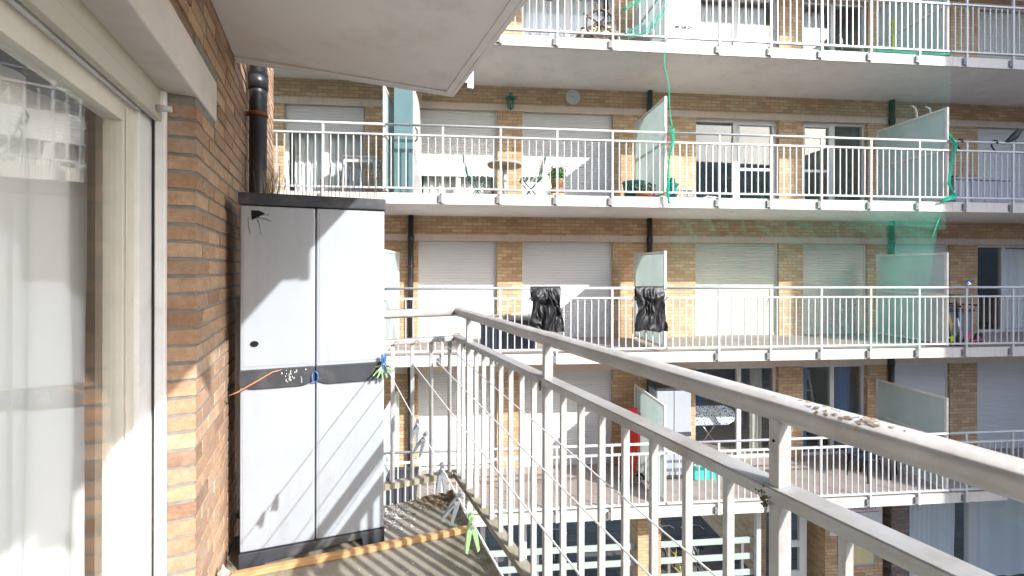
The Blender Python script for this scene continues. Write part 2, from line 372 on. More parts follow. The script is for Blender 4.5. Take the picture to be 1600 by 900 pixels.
# ------------------------------------------------------------ facade building
H = 2.75; WD = 1.75; TH = .3
bld = thing("apartment_building", "yellow brick apartment block with stacked white balconies across the courtyard", "building", FF, (0, 0, 0))
TL, TR = -7.6, 13.0
OPEN = [(-6.74, -5.14), (-4.06, -2.42), (-1.89, .07), (1.94, 3.88), (4.46, 6.03), (6.65, 8.1), (8.8, 10.7)]
HEAD = 2.055
for k in range(1, 5):
    z = (k - 2) * H
    m = MB(); last = TL
    for a, b in OPEN + [(TR, TR)]:
        m.box(last, a, WD, WD + TH, z + .0, z + HEAD); last = b
    m.box(TL, TR, WD, WD + TH, z + 2.19, z + H - .18)
    m.build("wall", 'brick_far', bld)
    MB().box(TL, TR, WD - .012, WD + TH - .002, z + HEAD + .001, z + 2.189).build("lintel", 'lintel', bld)
    # rooms: party walls and back wall
    m = MB()
    for t in (TL + .1, -4.55, .95, 6.3, 11.5): m.box(t, t + .12, WD + TH, WD + 4, z, z + H - .18)
    m.box(TL, TR, WD + 4, WD + 4.1, z, z + H - .18)
    m.build("room_wall", 'room', bld)
for k in range(1, 6):
    z = (k - 2) * H
    MB().box(TL, TR, .05, WD + 4.1, z - .178, z - .012).build("balcony_slab", 'soffit', bld)
    MB().box(TL, TR, .052, WD + 4, z - .012, z).build("floor_covering", 'far_floor', bld)
    for a, b in ((TL, -4.5), (-4.496, .60), (.604, 6.09), (6.094, TR)):
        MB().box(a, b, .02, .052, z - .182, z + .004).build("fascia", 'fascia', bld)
MB().box(TL, TR, WD, WD + TH, 3 * H, 3 * H + 2.4).build("wall", 'brick_far', bld)

def slats(x0, x1, zb, zt, y, pitch=.05, mat='shutter', parent=None, name="roller_shutter"):
    pitch = .056; n = max(2, int((zt - zb) / pitch)); prof = []
    for i in range(n):
        a = zb + (zt - zb) * i / n; h = (zt - zb) / n
        prof += [(a, y + .001), (a + h * .12, y - .003), (a + h * .5, y - .006), (a + h * .88, y - .003), (a + h * .95, y + .003)]
    prof.append((zt, y + .004))
    m = MB(); vs = [(x, yy, zz) for zz, yy in prof for x in (x0, x1)]
    m.add(vs, [(2 * i, 2 * i + 1, 2 * i + 3, 2 * i + 2) for i in range(len(prof) - 1)])
    m.box(x0, x1, y - .014, y + .012, zb - .055, zb)
    return m.build(name, mat, parent)
def curtain(x0, x1, z0, z1, y, parent, mat='curtain', amp=.03, waves=7, seed=0, name="curtain"):
    def fn(i, j):
        x = x0 + (x1 - x0) * i; ph = 2 * math.pi * waves * i + 1.3 * nz(i * 6 + seed, j * 1.2)
        return (x + .012 * nz(j * 3, i * 9 + seed), y + amp * math.sin(ph) * (.65 + .5 * nz(i * 5, seed + .5)) + .01 * nz(i * 20, j * 4, seed), z0 + (z1 - z0) * j)
    return MB().grid(int(waves * 14), 10, fn).build(name, mat, parent)
def window(t0, t1, z, parent, split=.5, midrail=(False, False), y=WD + .10, top=HEAD, mat='frame', sill=.06, gl='glass'):
    f = MB(); w = .055
    f.box(t0, t0 + w, y, y + .07, z, z + top); f.box(t1 - w, t1, y, y + .07, z, z + top)
    f.box(t0 + w, t1 - w, y + .001, y + .069, z + top - w, z + top); f.box(t0 + w, t1 - w, y + .001, y + .069, z, z + sill)
    xm = t0 + (t1 - t0) * split; f.box(xm - .05, xm + .05, y - .004, y + .068, z + sill, z + top - w)
    for (a, b), mr in zip(((t0 + w, xm - .05), (xm + .05, t1 - w)), midrail):
        s = .05
        if mr:
            f.box(a, a + s, y - .012, y + .05, z + sill, z + top - w); f.box(b - s, b, y - .012, y + .05, z + sill, z + top - w)
            f.box(a + s, b - s, y - .011, y + .049, z + top - w - s, z + top - w); f.box(a + s, b - s, y - .011, y + .049, z + sill, z + sill + s)
            f.box(a + s, b - s, y - .011, y + .049, z + .93, z + .99)
    fr = f.build("window", mat, parent)
    for a, b in ((t0 + w, xm - .05), (xm + .05, t1 - w)):
        MB().box(a, b, y + .03, y + .036, z + sill, z + top - w).build("pane", gl, fr)
    return fr
def guides(t0, t1, z, parent):
    return MB().box(t0, t0 + .035, WD + .06, WD + .1, z, z + HEAD).box(t1 - .035, t1, WD + .06, WD + .1, z, z + HEAD).build("shutter_guide", 'frame', parent)
def closed(i, k, mat='shutter', zb=.06):
    a, b = OPEN[i]; z = (k - 2) * H
    w_ = window(a, b, z, bld) if zb > .1 else MB().box(a, b, WD + .2, WD + .22, z, z + HEAD).build("door_panel", 'frame', bld)
    guides(a, b, z, bld)
    slats(a + .036, b - .036, z + zb, z + HEAD, WD + .08, parent=bld, mat=mat)
    return w_
# level 4 (top row in the photograph)
a, b = OPEN[2]; z4 = 2 * H
wn = window(a, b, z4, bld); curtain(a + .1, b - .1, z4 + .05, z4 + 2, WD + .35, wn, 'curtain', waves=9, seed=3)
closed(0, 4); closed(1, 4)
wn = window(*OPEN[3], z4, bld); curtain(2.05, 3.8, z4 + .05, z4 + 2, WD + .35, wn, waves=8, seed=5)
wn = window(*OPEN[4], z4, bld); curtain(4.5, 5.3, z4 + .05, z4 + 2, WD + .4, wn, waves=4, seed=8)
closed(5, 4, 'shutter_cream'); closed(6, 4, 'shutter_cream')
# level 3
a, b = OPEN[0]; wn = window(a, b, H, bld); slats(a + .036, b - .036, H + 1.6, H + HEAD, WD + .08, parent=bld)
curtain(a + .1, b - .1, H + .05, H + 1.9, WD + .3, wn, 'curtain_grey', waves=9, seed=2)
a, b = OPEN[1]; wn = closed(1, 3, zb=.72); curtain(a + .08, b - .1, H + .05, H + 1.0, WD + .3, wn, waves=7, seed=4, amp=.045)
closed(2, 3)
wn = window(*OPEN[3], H, bld, midrail=(False, True))
wn = window(*OPEN[4], H, bld, midrail=(True, False))
closed(5, 3); closed(6, 3)
# level 2
closed(0, 2); closed(1, 2); closed(2, 2); closed(3, 2, 'shutter_cream'); closed(4, 2, 'shutter_cream'); closed(5, 2)
a, b = OPEN[6]; wn = window(a, b, 0, bld, split=.42); curtain(a + 1.0, b - .1, .05, 1.98, WD + .3, wn, waves=6, seed=9, amp=.05)
# level 1
closed(0, 1); closed(1, 1, zb=.16); closed(2, 1)
a, b = OPEN[3]; wn = window(a, b, -H, bld, split=.55)
curtain(a + 1.45, a + 1.75, -H + .05, -H + 1.98, WD + .3, wn, 'curtain_cream', waves=3, seed=1)
MB().box(a - .3, b - .9, WD + 1.5, WD + 1.53, -H, -H + 2.0).build("blue_partition", 'room_blue', bld)
a, b = OPEN[4]; wn = window(a, b, -H, bld)
curtain(a + .06, a + .32, -H + .05, -H + 1.98, WD + .3, wn, 'curtain_blue', waves=3, seed=6)
curtain(a + 1.05, a + 1.4, -H + .05, -H + 1.98, WD + .3, wn, 'curtain_blue', waves=4, seed=7)
closed(5, 1); closed(6, 1)
# ground floor
zt = -H - .18
MB().box(.64, 1.156, WD - .02, WD + .9, GZ, zt).build("brick_pillar", 'brick_far', bld)
MB().box(5.0, 6.41, WD, WD + .55, GZ, zt).build("brick_pillar", 'brick_far', bld)
MB().box(6.41, 6.6, WD + .25, WD + .5, GZ, zt).build("wall", 'brick_far', bld)
MB().box(4.0, 4.12, WD + .75, WD + 5.3, GZ, zt).build("wall", 'brick_far', bld)
MB().box(6.6, 7.05, WD - .03, WD + .3, GZ, zt).build("brick_pillar", 'brick_old', bld)
MB().box(-7.6, -5.0, WD, WD + .3, GZ, zt).build("wall", 'brick_far', bld)
for t in (-2.71, -1.83, 3.42):
    MB().box(t - .05, t + .05, WD, WD + .1, GZ, zt).build("white_post", 'frame', bld)
m = MB().box(4.32, 4.42, WD + .3, WD + .37, GZ, zt).box(4.62, 4.8, WD + .3, WD + .37, GZ, zt)
for zz in (-4.95, -5.65): m.box(4.42, 4.62, WD + .3, WD + .36, zz, zz + .13)
m.build("door_frame", 'frame', bld)
f = MB(); zt2 = zt
f.box(7.05, 12.9, WD + .05, WD + .12, zt2 - .26, zt2); f.box(8.62, 8.84, WD + .03, WD + .13, GZ, zt2 - .26)
f.box(7.05, 12.9, WD + .05, WD + .12, GZ, GZ + .1); f.box(10.8, 10.95, WD + .03, WD + .13, GZ, zt2 - .26)
fr = f.build("window", 'frame', bld)
MB().box(7.05, 8.62, WD + .08, WD + .087, GZ + .1, zt2 - .26).build("pane", 'glass', fr)
MB().box(8.84, 10.8, WD + .08, WD + .087, GZ + .1, zt2 - .26).build("pane", 'glass', fr)
curtain(7.1, 8.5, GZ + .1, zt2 - .26, WD + .25, fr, 'curtain_grey', waves=11, seed=11, amp=.04)
curtain(8.85, 9.2, GZ + .1, zt2 - .26, WD + .25, fr, 'curtain_grey', waves=3, seed=12, amp=.04)
curtain(9.15, 10.8, GZ + .1, zt2 - .26, WD + .32, fr, 'curtain_grey', waves=3, seed=13, amp=.03)

# board fences of the bicycle shelter
for t0, t1, lab in ((-2.66, -1.88, "short span of wide white boards between two pale posts"), (-1.78, .64, "white board barrier left of the brick pillar at ground level"), (1.16, 3.37, "white board barrier right of the brick pillar in front of bicycles")):
    th = thing("board_fence", lab, "fence", FF, (t0, WD + .1, GZ), group="board fences of the ground floor passage")
    for zz in (-5.68, -5.32, -4.96, -4.60):
        MB().box(0, t1 - t0, 0, .03, zz - .065 - GZ, zz + .065 - GZ).build("board", 'board', th, bevel=.004)
    for tt in (.25, (t1 - t0) - .25): MB().box(tt - .03, tt + .03, .032, .08, 0, 1.45).build("post", 'bracket', th)

# ------------------------------------------------------------ far railings
def railing(F, loc, length, posts, z_top=1.14, label="", rot=0., mat='rail_far', posts_w=(.036, .03), bal=(.017, .014), hr=.022, sp=.98 / 8, group=None):
    th = thing("balcony_railing", label, "railing", F, loc, rot, group)
    MB().tube([(0, 0, z_top), (length, 0, z_top)], hr, 12).build("handrail", mat, th)
    MB().box(0, length, -.022, .022, .955, .985).build("mid_rail", mat, th)
    MB().box(0, length, -.022, .022, .065, .095).build("bottom_rail", mat, th)
    pm = bm = km = None
    ps = [q for q in posts if 0 <= q <= length]
    for q in ps:
        if pm is None:
            pm = MB().box(-posts_w[0] / 2, posts_w[0] / 2, -.015, .015, -.17, z_top - .015).build("post", mat, th)
            km = MB().box(-.075, -.022, -.012, .04, -.15, -.03).box(-.062, -.036, -.018, -.012, -.115, -.095).box(-.062, -.036, -.018, -.012, -.075, -.055).build("bracket", 'bracket', pm)
            pm.location = (q, 0, 0)
        else:
            c = inst(pm, th, (q, 0, 0)); inst(km, c, (0, 0, 0))
    n0 = posts[0]
    i = 0
    q = n0 - 8 * sp * 12
    while q < length - .03:
        if q > .03 and min(abs(q - x) for x in posts) > .04:
            if bm is None:
                bm = MB().box(-bal[0] / 2, bal[0] / 2, -bal[1] / 2, bal[1] / 2, .095, .955).build("baluster", mat, th, (q, 0, 0))
            else: inst(bm, th, (q, 0, 0))
        q += sp
    return th
bays = [(-7.5, -4.44, "left end"), (-4.40, .46, "left middle"), (.50, 5.99, "right middle"), (6.03, 10.6, "right end")]
lev = {4: "top", 3: "second highest", 2: "eye level", 1: "lowest"}
extra = {(3, 0): "with a white plastic table behind it", (3, 1): "in front of green folding chairs", (3, 2): "in front of two bare glazed doors", (3, 3): "with a black crow on its handrail",
         (2, 0): "beside the grey cupboard", (2, 1): "with black bin bags draped over it", (2, 2): "before two cream roller shutters", (2, 3): "with kick scooters behind it",
         (1, 0): "below the clothes pegs", (1, 1): "in front of the red trolley", (1, 2): "in front of blue curtained windows", (1, 3): "before closed shutters in shade",
         (4, 0): "above the drain pipe", (4, 1): "in front of the ship's wheel", (4, 2): "in front of the green lounger", (4, 3): "in front of cream shutters in shade"}
for k in range(1, 5):
    for i, (a, b, nm) in enumerate(bays):
        ps = [.48 + .98 * j - a for j in range(-9, 12)]
        railing(FF, (a, 0, (k - 2) * H), b - a, ps, label="white balcony railing on the %s row, %s" % (lev[k], extra[(k, i)]), group="white railings of the opposite balconies")
# dividers
dl = {1: "lowest", 2: "eye level", 3: "second highest", 4: "top"}
dn = {-4.42: "leftmost", .48: "middle", 6.01: "right hand"}
for k in range(1, 5):
    for t in (-4.42, .48, 6.01):
        th = thing("balcony_divider", "%s frosted glass screen between balconies of the %s row" % (dn[t], dl[k]), "screen", FF, (t, .03, (k - 2) * H), group="frosted glass screens between balconies")
        f = MB(); f.box(-.02, .02, 0, .045, .03, 1.8); f.box(-.018, .018, 1.43, 1.475, .03, 1.8)
        for zz in (.06, .98, 1.76): f.box(-.017, .017, .045, 1.43, zz, zz + .04)
        fr = f.build("frame", 'divider', th)
        MB().box(-.004, .004, .045, 1.43, .10, .98).build("pane", 'frosted', th)
        MB().box(-.004, .004, .045, 1.43, 1.02, 1.76).build("pane", 'frosted', th)
# pipes
for t, lab in ((-4.2, "black drain pipe left of the shuttered windows opposite"), (.87, "black drain pipe behind the middle glass screens"), (6.55, "black drain pipe behind the right hand glass screens")):
    th = thing("drain_pipe", lab, "pipe", FF, (t, WD - .07, GZ), group="drain pipes of the opposite building")
    for k in range(1, 6):
        zz = (k - 2) * H - GZ
        if k < 5: MB().tube([(0, 0, zz), (0, 0, zz + H - .18)], .055, 14).build("pipe", 'pipe', th)
        if k < 5: MB().tube([(0, 0, zz + 2.05), (0, 0, zz + 2.16)], .066, 14).build("collar", 'pipe', th)
        if k < 5: MB().box(-.08, .08, -.06, .065, zz + 1.5, zz + 1.53).build("bracket", 'rust', th)

# ------------------------------------------------------------ courtyard blocks that shade and reflect
wing = thing("apartment_wing", "tall brick wing closing the courtyard on the right", "building", FF, (13.02, 0, 0))
MB().box(0, 8, -7, 6, GZ, 15).build("wall", 'brick_far', wing)
for k in range(0, 7):
    for j in range(3):
        q = MB().box(-.03, .02, -6 + 2.2 * j, -4.6 + 2.2 * j, -4.9 + 2.75 * k, -3.4 + 2.75 * k).build("window", 'frame', wing)
        MB().box(-.04, -.031, -5.93 + 2.2 * j, -4.67 + 2.2 * j, -4.83 + 2.75 * k, -3.47 + 2.75 * k).build("pane", 'office_glass', q)
off = thing("office_building", "blue grey office block behind the courtyard, mirrored in windows opposite", "building", W0, (4, -26, GZ))
MB().box(0, 45, -10, 0, 0, 19.5).build("wall", 'office_band', off)
for k in range(6): MB().box(.5, 44.5, 0, .05, 1.2 + 2.9 * k, 2.9 + 2.9 * k).build("window_band", 'office_glass', off)

# ------------------------------------------------------------ our building
nb = thing("brick_building", "near brick apartment building with tall window and projecting concrete balcony", "building", NF, (0, 0, 0))
WV = -.44
UC = 2.024
m = MB()
MB().box(-.74, WV - .0042, UC + .0042, 4.925, -.4, 4.3).build("mortar_bed", 'mortar', nb)
m.box(-.74, WV, UC, 4.93, GZ, -.4); m.box(-.74, WV, UC, 4.93, 4.3, 9)
m.box(-.74, WV - .009, -3.0, UC, 2.31, 2.75 - .1); m.box(-.74, WV, -6.0, -3.0, GZ, 9)
m.box(-.74, WV, -3.0, UC, 2.75, 9); m.box(-.74, WV, -3.0, UC, GZ, -.2)
m.build("wall", 'brick_near', nb)
m = MB().box(-4.5, -.745, 3.4, 3.5, -.2, 2.6).box(-4.5, -4.4, -6, 3.4, -.2, 2.6).box(-4.5, -.745, -6, 3.4, 2.45, 2.6).box(-4.5, -.745, -6, 3.4, -.2, -.02)
m.build("room_wall", 'room', nb)
MB().box(-8, -.74, 3.6, 4.93, GZ, 9).box(-8, -4.5, -6, 3.6, GZ, 9).build("wall", 'brick_near', nb)
rb = random.Random(21); bm_ = MB(); RH = .0655
def one_brick(v0, v1, u0, u1, z0, z1):
    j = lambda a: rb.uniform(-a, a)
    k = len(bm_.v); bm_.box(v0, v1 + j(.0014), u0 + j(.0016), u1 + j(.0016), z0 + j(.001), z1 + j(.001))
    for q in range(k, k + 8):
        x, y, z = bm_.v[q]; bm_.v[q] = (x + j(.0008), y + j(.0012), z + j(.0014))
for c_ in range(69):
    z0 = -.38 + c_ * RH; z1 = z0 + RH - .0125; odd = c_ % 2
    start = UC
    if z1 > 2.133 - .004 and z0 < 2.309: start = 2.352
    if z0 >= 2.3095: start = .2
    if z0 < 2.309 < z1: z0 = 2.313
    if start < 2.1 and start > 1: # corner brick, header and stretcher in turn
        L_ = .095 if odd else .20; one_brick(-.533, WV, start, start + L_, z0, z1); u = start + L_ + .011
    else: u = start + (.05 if odd else .0)
    while u < 4.92:
        e2 = min(u + .204, 4.925)
        if e2 - u > .03: one_brick(WV - .03, WV, u, e2, z0, z1)
        u = e2 + .011
bm_.build("brickwork", 'real_brick', nb, bevel=.0016)
li = MB().box(-.552, WV + .006, -3, 2.348, 2.133, 2.309).build("lintel", 'lintel_white', nb, bevel=.006)
MB().box(-.74, -.60, -3, UC - .002, 2.15, 2.309).build("lintel", 'lintel_white', nb)
# window: guide, shutter, jamb, frame, sash, pane
wn = MB().box(-.66, -.575, 1.895, UC - .002, -.02, 2.06).box(-.66, -.575, -3, 1.895, 2.02, 2.15).box(-.66, -.575, -3, 1.895, -.02, .05).build("window", 'jamb_white', nb, bevel=.003)
MB().box(-.562, -.529, 1.998, UC - .001, -.02, 2.132).build("shutter_guide", 'jamb_white', wn, bevel=.004)
MB().box(-.64, -.588, 1.802, 1.8945, .05, 2.019).box(-.64, -.588, -3, 1.802, 1.952, 2.019).box(-.64, -.588, -3, 1.802, .05, .13).box(-.587, -.583, 1.815, 1.84, .06, 2.0).build("sash", 'frame_cream', wn, bevel=.004)
MB().box(-.609, -.604, -3, 1.803, .13, 1.953).build("pane", 'glass_near', wn)
MB().box(-.705, -.662, 1.93, UC - .002, -.02, 2.1).build("inner_frame", 'frame_cream', wn, bevel=.003)
MB().box(-.556, -.544, -3, 1.996, 2.075, 2.30).build("roller_shutter", 'shutter_cream', wn, bevel=.003)
MB().box(-.562, -.538, -3, 1.996, 2.015, 2.071).build("shutter_bottom_bar", 'shutter_cream', wn, bevel=.004)
MB().tube([(-.538, 1.93, 2.045), (-.493, 1.93, 2.045)], .011, 12).build("shutter_stop", 'white_plastic', wn)
MB().box(-.78, -.64, -3, UC, -.12, -.02).build("sill", 'lintel_white', nb)
def cfn(i, j):
    u = -1.6 + 3.56 * i; ph = 2 * math.pi * 15 * i + 1.1 * nz(i * 9, j)
    return (-.735 + .03 * math.sin(ph) * (.7 + .5 * nz(i * 8, 3)) + .01 * nz(i * 25, j * 3), u, .0 + 1.98 * j)
MB().grid(240, 8, cfn).build("curtain", 'curtain', wn)
# slabs
def nslab(z):
    s = MB().box(WV + .002, .775, -5, 2.824, z - .14, z - .004).build("balcony_slab", 'soffit', nb)
    MB().box(WV + .002, .797, -5, 2.846, z - .004, z).build("floor_screed", 'near_floor', nb)
    MB().box(.775, .797, -5, 2.846, z - .152, z - .004).box(WV + .002, .775, 2.824, 2.846, z - .152, z - .004).build("slab_edge", 'soffit', nb)
    MB().box(.735, .7745, -5, 2.79, z - .150, z - .141).box(WV + .002, .7745, 2.785, 2.8235, z - .150, z - .141).build("drip_edge", 'soffit', nb, bevel=.003)
nslab(0); nslab(2.765)
# near railing
CR = NF.p(.837, 2.890, 0)
NR = math.atan2(.9114, -.4115)        # direction back towards the viewer is (.4115,-.9114)
RF = Frame(CR, math.atan2(-.9114, .4115))   # local x runs from the corner towards the viewer, y to the outer side
def near_rail(z, lab, detail=True):
    th = thing("balcony_railing", lab, "railing", RF, (0, 0, z)); ZT = 1.190
    L = 5.0; e = NF.r - RF.r     # local direction of the end side (towards the wall, -v)
    ev = Vector((-math.cos(e), -math.sin(e), 0))
    EL_ = 1.27
    hr = MB().tube([Vector((0, 0, ZT)) + ev * EL_, Vector((0, 0, ZT)) + ev * .022, Vector((.022, 0, ZT)), (L, 0, ZT)], .029, 24).build("handrail", 'handrail', th)
    MB().box(-.02, L, -.0275, .0275, 1.0, 1.03).box(-.02, L, -.030, -.0277, 1.016, 1.027).build("mid_rail", 'rail_near', th, bevel=.003)
    MB().box(-.02, L, -.0275, .0275, .085, .12).build("bottom_rail", 'mossy_rail', th, bevel=.002)
    o = Vector((0, 0, 0))
    a = o + ev * .03; b = o + ev * EL_
    MB().bar(a + Vector((0, 0, 1.012)), b + Vector((0, 0, 1.012)), .055, .03).build("mid_rail", 'rail_near', th, bevel=.003)
    MB().bar(a + Vector((0, 0, .1025)), b + Vector((0, 0, .1025)), .055, .035).build("bottom_rail", 'mossy_rail', th, bevel=.002)
    pm = bm = km = None
    for k in range(5):
        q = .262 + k * 1.0
        if pm is None:
            pm = MB().box(-.011, .011, -.02, .02, -.17, ZT - .018).build("post", 'rail_near', th, (q, 0, 0), bevel=.002)
            km = MB().box(-.03, .03, -.075, -.021, -.15, -.05).build("bracket", 'bracket', pm)
        else: inst(km, inst(pm, th, (q, 0, 0)), (0, 0, 0))
        for j in range(1, 8):
            if bm is None: bm = MB().box(-.0065, .0065, -.0125, .0125, .12, 1.0).build("baluster", 'rail_near', th, (q + .125 * j, 0, 0), bevel=.0012)
            else: inst(bm, th, (q + .125 * j, 0, 0))
    inst(bm, th, (.137, 0, 0)); inst(bm, th, (.04, 0, 0))
    em = None
    for j in range(1, 10):
        c = ev * (.05 + .124 * (j - 1) )
        if em is None:
            em = MB().box(-.0125, .0125, -.0065, .0065, .12, 1.0).build("baluster", 'rail_near', th, c, (0, 0, e), bevel=.0012)
        else: inst(em, th, c)
    if detail:
        m = MB(); r2 = random.Random(3)
        for _ in range(64):
            s0 = r2.choice((r2.gauss(2.35, .022), r2.gauss(2.425, .018), r2.uniform(.2, 2.8))); a0 = R(r2.gauss(115, 16)); sz = r2.uniform(.0015, .0065) if abs(s0 - 2.39) < .09 else r2.uniform(.0008, .0022); k = 9; vs_ = []
            for e_ in (.0292, .0292 + r2.uniform(.0003, .0009)):
                for q in range(k):
                    an = 2 * math.pi * q / k; rr = sz * (.55 + .6 * r2.random()) * (1 if e_ < .02925 else .8)
                    aa = a0 + math.sin(an) * rr / .029; vs_.append((s0 + math.cos(an) * rr, math.cos(aa) * e_, ZT + math.sin(aa) * e_))
            m.add(vs_, [list(range(k, 2 * k))] + [(q, (q + 1) % k, (q + 1) % k + k, q + k) for q in range(k)])
        tag(m.build("flaking_paint", 'flake', th), kind="stuff")
        for q in (.262, 1.262, 2.262):
            m = MB()
            for _ in range(60):
                c = (q + r2.gauss(-.015, .006), r2.uniform(-.030, -.026), r2.gauss(.997, .010)); sz = r2.uniform(.0012, .003)
                m.lathe([(sz * .3, -sz), (sz, 0), (sz * .3, sz)], c, 5, False)
            tag(m.build("moss", 'moss', th), kind="stuff")
        m = MB()
        for _ in range(26):
            c = Vector((r2.gauss(.0, .03), r2.gauss(0, .018), 1.038)); d = Vector((r2.uniform(-1, 1), r2.uniform(-1, 1), r2.uniform(0, .4))) * .02
            m.tube([c, c + d], .0012, 4)
        m.build("twigs", 'leaf_dry', th)
        MB().tube([(2.262, -.0208, 1.125), (2.262, -.0195, 1.125)], .0032, 10).build("bolt_hole_shade", 'hole', th)  # black disc on the post, painting the dark of a bolt hole
    return th
near_rail(0, "near balcony railing with thick round handrail, mossy bottom rail and flat bars")
near_rail(2.765, "railing of the balcony overhead, only its post ends show", False)
lr = RF
# near pipe
th = thing("drain_pipe", "black drain pipe with rusty clamp beside the near brick wall", "pipe", NF, (-.37, 3.19, GZ))
q = -GZ
MB().tube([(0, 0, 0), (0, 0, 14)], .05, 24).build("pipe", 'pipe', th)
MB().tube([(0, 0, q + 2.60), (0, 0, q + 2.70)], .057, 24).build("collar", 'pipe', th)
MB().tube([(0, 0, q + 2.430), (0, 0, q + 2.455)], .054, 24).box(-.07, -.05, -.01, .01, q + 2.43, q + 2.455).build("clamp", 'rust', th)

# ------------------------------------------------------------ cupboard
CL = Vector((-1.335, 2.168, 0)); CRot = math.atan2(.224, .649)
CF = Frame(CL, CRot)
cb = thing("storage_cupboard", "tall light grey resin cupboard with black top, base and handle band on near balcony", "cupboard", CF, (0, 0, 0))
Wd, Dp = .686, .39
MB().box(.006, Wd - .006, .03, Dp, .08, 1.79).build("body", 'plastic_grey', cb, bevel=.008)
MB().box(-.004, Wd + .004, -.012, Dp + .01, 1.792, 1.852).build("top", 'plastic_black', cb, bevel=.006)
b_ = MB(); b_.prism([(0, 0), (.11, 0), (.118, .014), (Wd - .115, .048), (Wd - .11, 0), (Wd, 0), (Wd, .078), (0, .078)], -.008, Dp).build("base", 'plastic_black', cb, bevel=.003)
def door(x0, x1, nm):
    d = MB().box(x0, x1, .0, .03, .082, 1.788).build("door", 'plastic_grey', cb, bevel=.007)
    # raised rims at the door edges
    r = MB()
    for za, zb in ((.10, .86), (.992, 1.772)):
        r.box(x0 + .014, x1 - .014, -.002, .0, za, zb)
    r.build("door_panel", 'plastic_grey', d, bevel=.003)
    n = 16; top = []; bot = []
    for i in range(n + 1):
        q = i / n; x = x0 + (x1 - x0) * q
        top.append((x, .978))
        s = math.sin(math.pi * q); bot.append((x, .905 - .022 * min(1, s * 2.2)))
    MB().prism(bot + top[::-1], -.014, .004).build("handle_band", 'plastic_black', d, bevel=.003)
    return d
dL = door(.003, .340, "l"); dR = door(.346, Wd - .003, "r")
def patch(poly, z0, parent, nm, mat='hole', y0=-.0046, y1=-.001):  # flat black shape set on the door, painting the shade inside a hole
    return MB().prism(poly, y0, y1).build(nm, mat, parent)
patch([(.052, 1.765), (.085, 1.765), (.112, 1.752), (.078, 1.730), (.055, 1.717)], 0, dL, "broken_hole_shade")
patch([(.066 + .019 * math.cos(a * math.pi / 8), 1.105 + .015 * math.sin(a * math.pi / 8)) for a in range(16)], 0, dL, "round_hole_shade")
m = MB()
for pts in ([(.075, 1.73), (.088, 1.70), (.093, 1.66), (.100, 1.635)], [(.078, 1.731), (.11, 1.727), (.14, 1.712)], [(.038, 1.73), (.040, 1.69), (.048, 1.65)], [(.1, 1.742), (.13, 1.748)]):
    m.tube([(x, -.0038, z) for x, z in pts], [.0012, .0011, .0008, .0004][:len(pts)], 5)
m.build("crack", 'wire_dark', dL)
m = MB(); r2 = random.Random(5)
for _ in range(20):
    x = r2.gauss(.225, .03); z = r2.uniform(.905, .97); h = r2.choice((.003, .006, .012, .022)); q = r2.uniform(.0008, .002)
    m.prism([(x - q, z - h), (x + q, z - h), (x + q * 1.4, z), (x - q, z + .002)], -.0156, -.0142)
m.build("bird_dropping", 'shell', dL)
ring = MB(); pts = [(.343 + .014 * math.cos(a * math.pi / 7), -.020 - .006 * math.sin(a), .925 + .028 * math.sin(a * math.pi / 7)) for a in range(15)]
o = ring.tube(pts, .0034, 8).build("cable_tie", 'peg_blue'); place(o, CF); tag(o, "blue plastic loop tying the two cupboard doors together", "tie")
o = MB().tube([(-.035, -.035, .868), (.0, -.03, .880), (.09, -.028, .930), (.15, -.024, .965), (.19, -.018, .972)], [.004, .007, .008, .007, .003], 8, flat=.5).build("broken_strip", 'cable'); place(o, CF)
tag(o, "orange brown broken plastic strip hanging over the cupboard's black band", "strip")
o = MB().box(-.035, -.012, .08, .11, .45, 1.33).box(-.030, -.017, .076, .0798, 1.29, 1.30).box(-.030, -.017, .076, .0798, 1.05, 1.06).build("metal_strip", 'bracket', bevel=.001); place(o, CF)
tag(o, "thin upright grey metal strip between brick wall and cupboard", "metal strip")
# bird spikes on top
th = thing("bird_spikes", "thin wire bird spikes standing along the cupboard top", "bird spikes", CF, (0, .05, 1.852))
MB().box(.05, Wd - .02, .0, .02, 0, .004).build("strip", 'wire_dark', th)
for i in range(34):
    x = .06 + i * .0178; h = rnd.uniform(.09, .21)
    MB().tube([(x, .01, .004), (x + rnd.uniform(-.02, .02), .01 + rnd.uniform(-.03, .03), h)], .0015, 5).build("spike", 'wire_dark', th)
o = MB()
for i in range(30):
    x = rnd.uniform(.06, .12); pts = [(x, .30, 0)]; dx = rnd.uniform(-.35, .35)
    for j in range(1, 5): pts.append((x + dx * .03 * j, .30 + rnd.uniform(-.004, .004) * j, .04 * j + rnd.uniform(-.01, .02)))
    o.tube(pts, [.0022, .002, .0016, .0012, .0008], 5)
o = o.build("dry_stalks", 'wood_pale'); place(o, CF, (0, 0, 1.852)); tag(o, "bunch of dry stalks on the cupboard top before the pipe", "stalks")

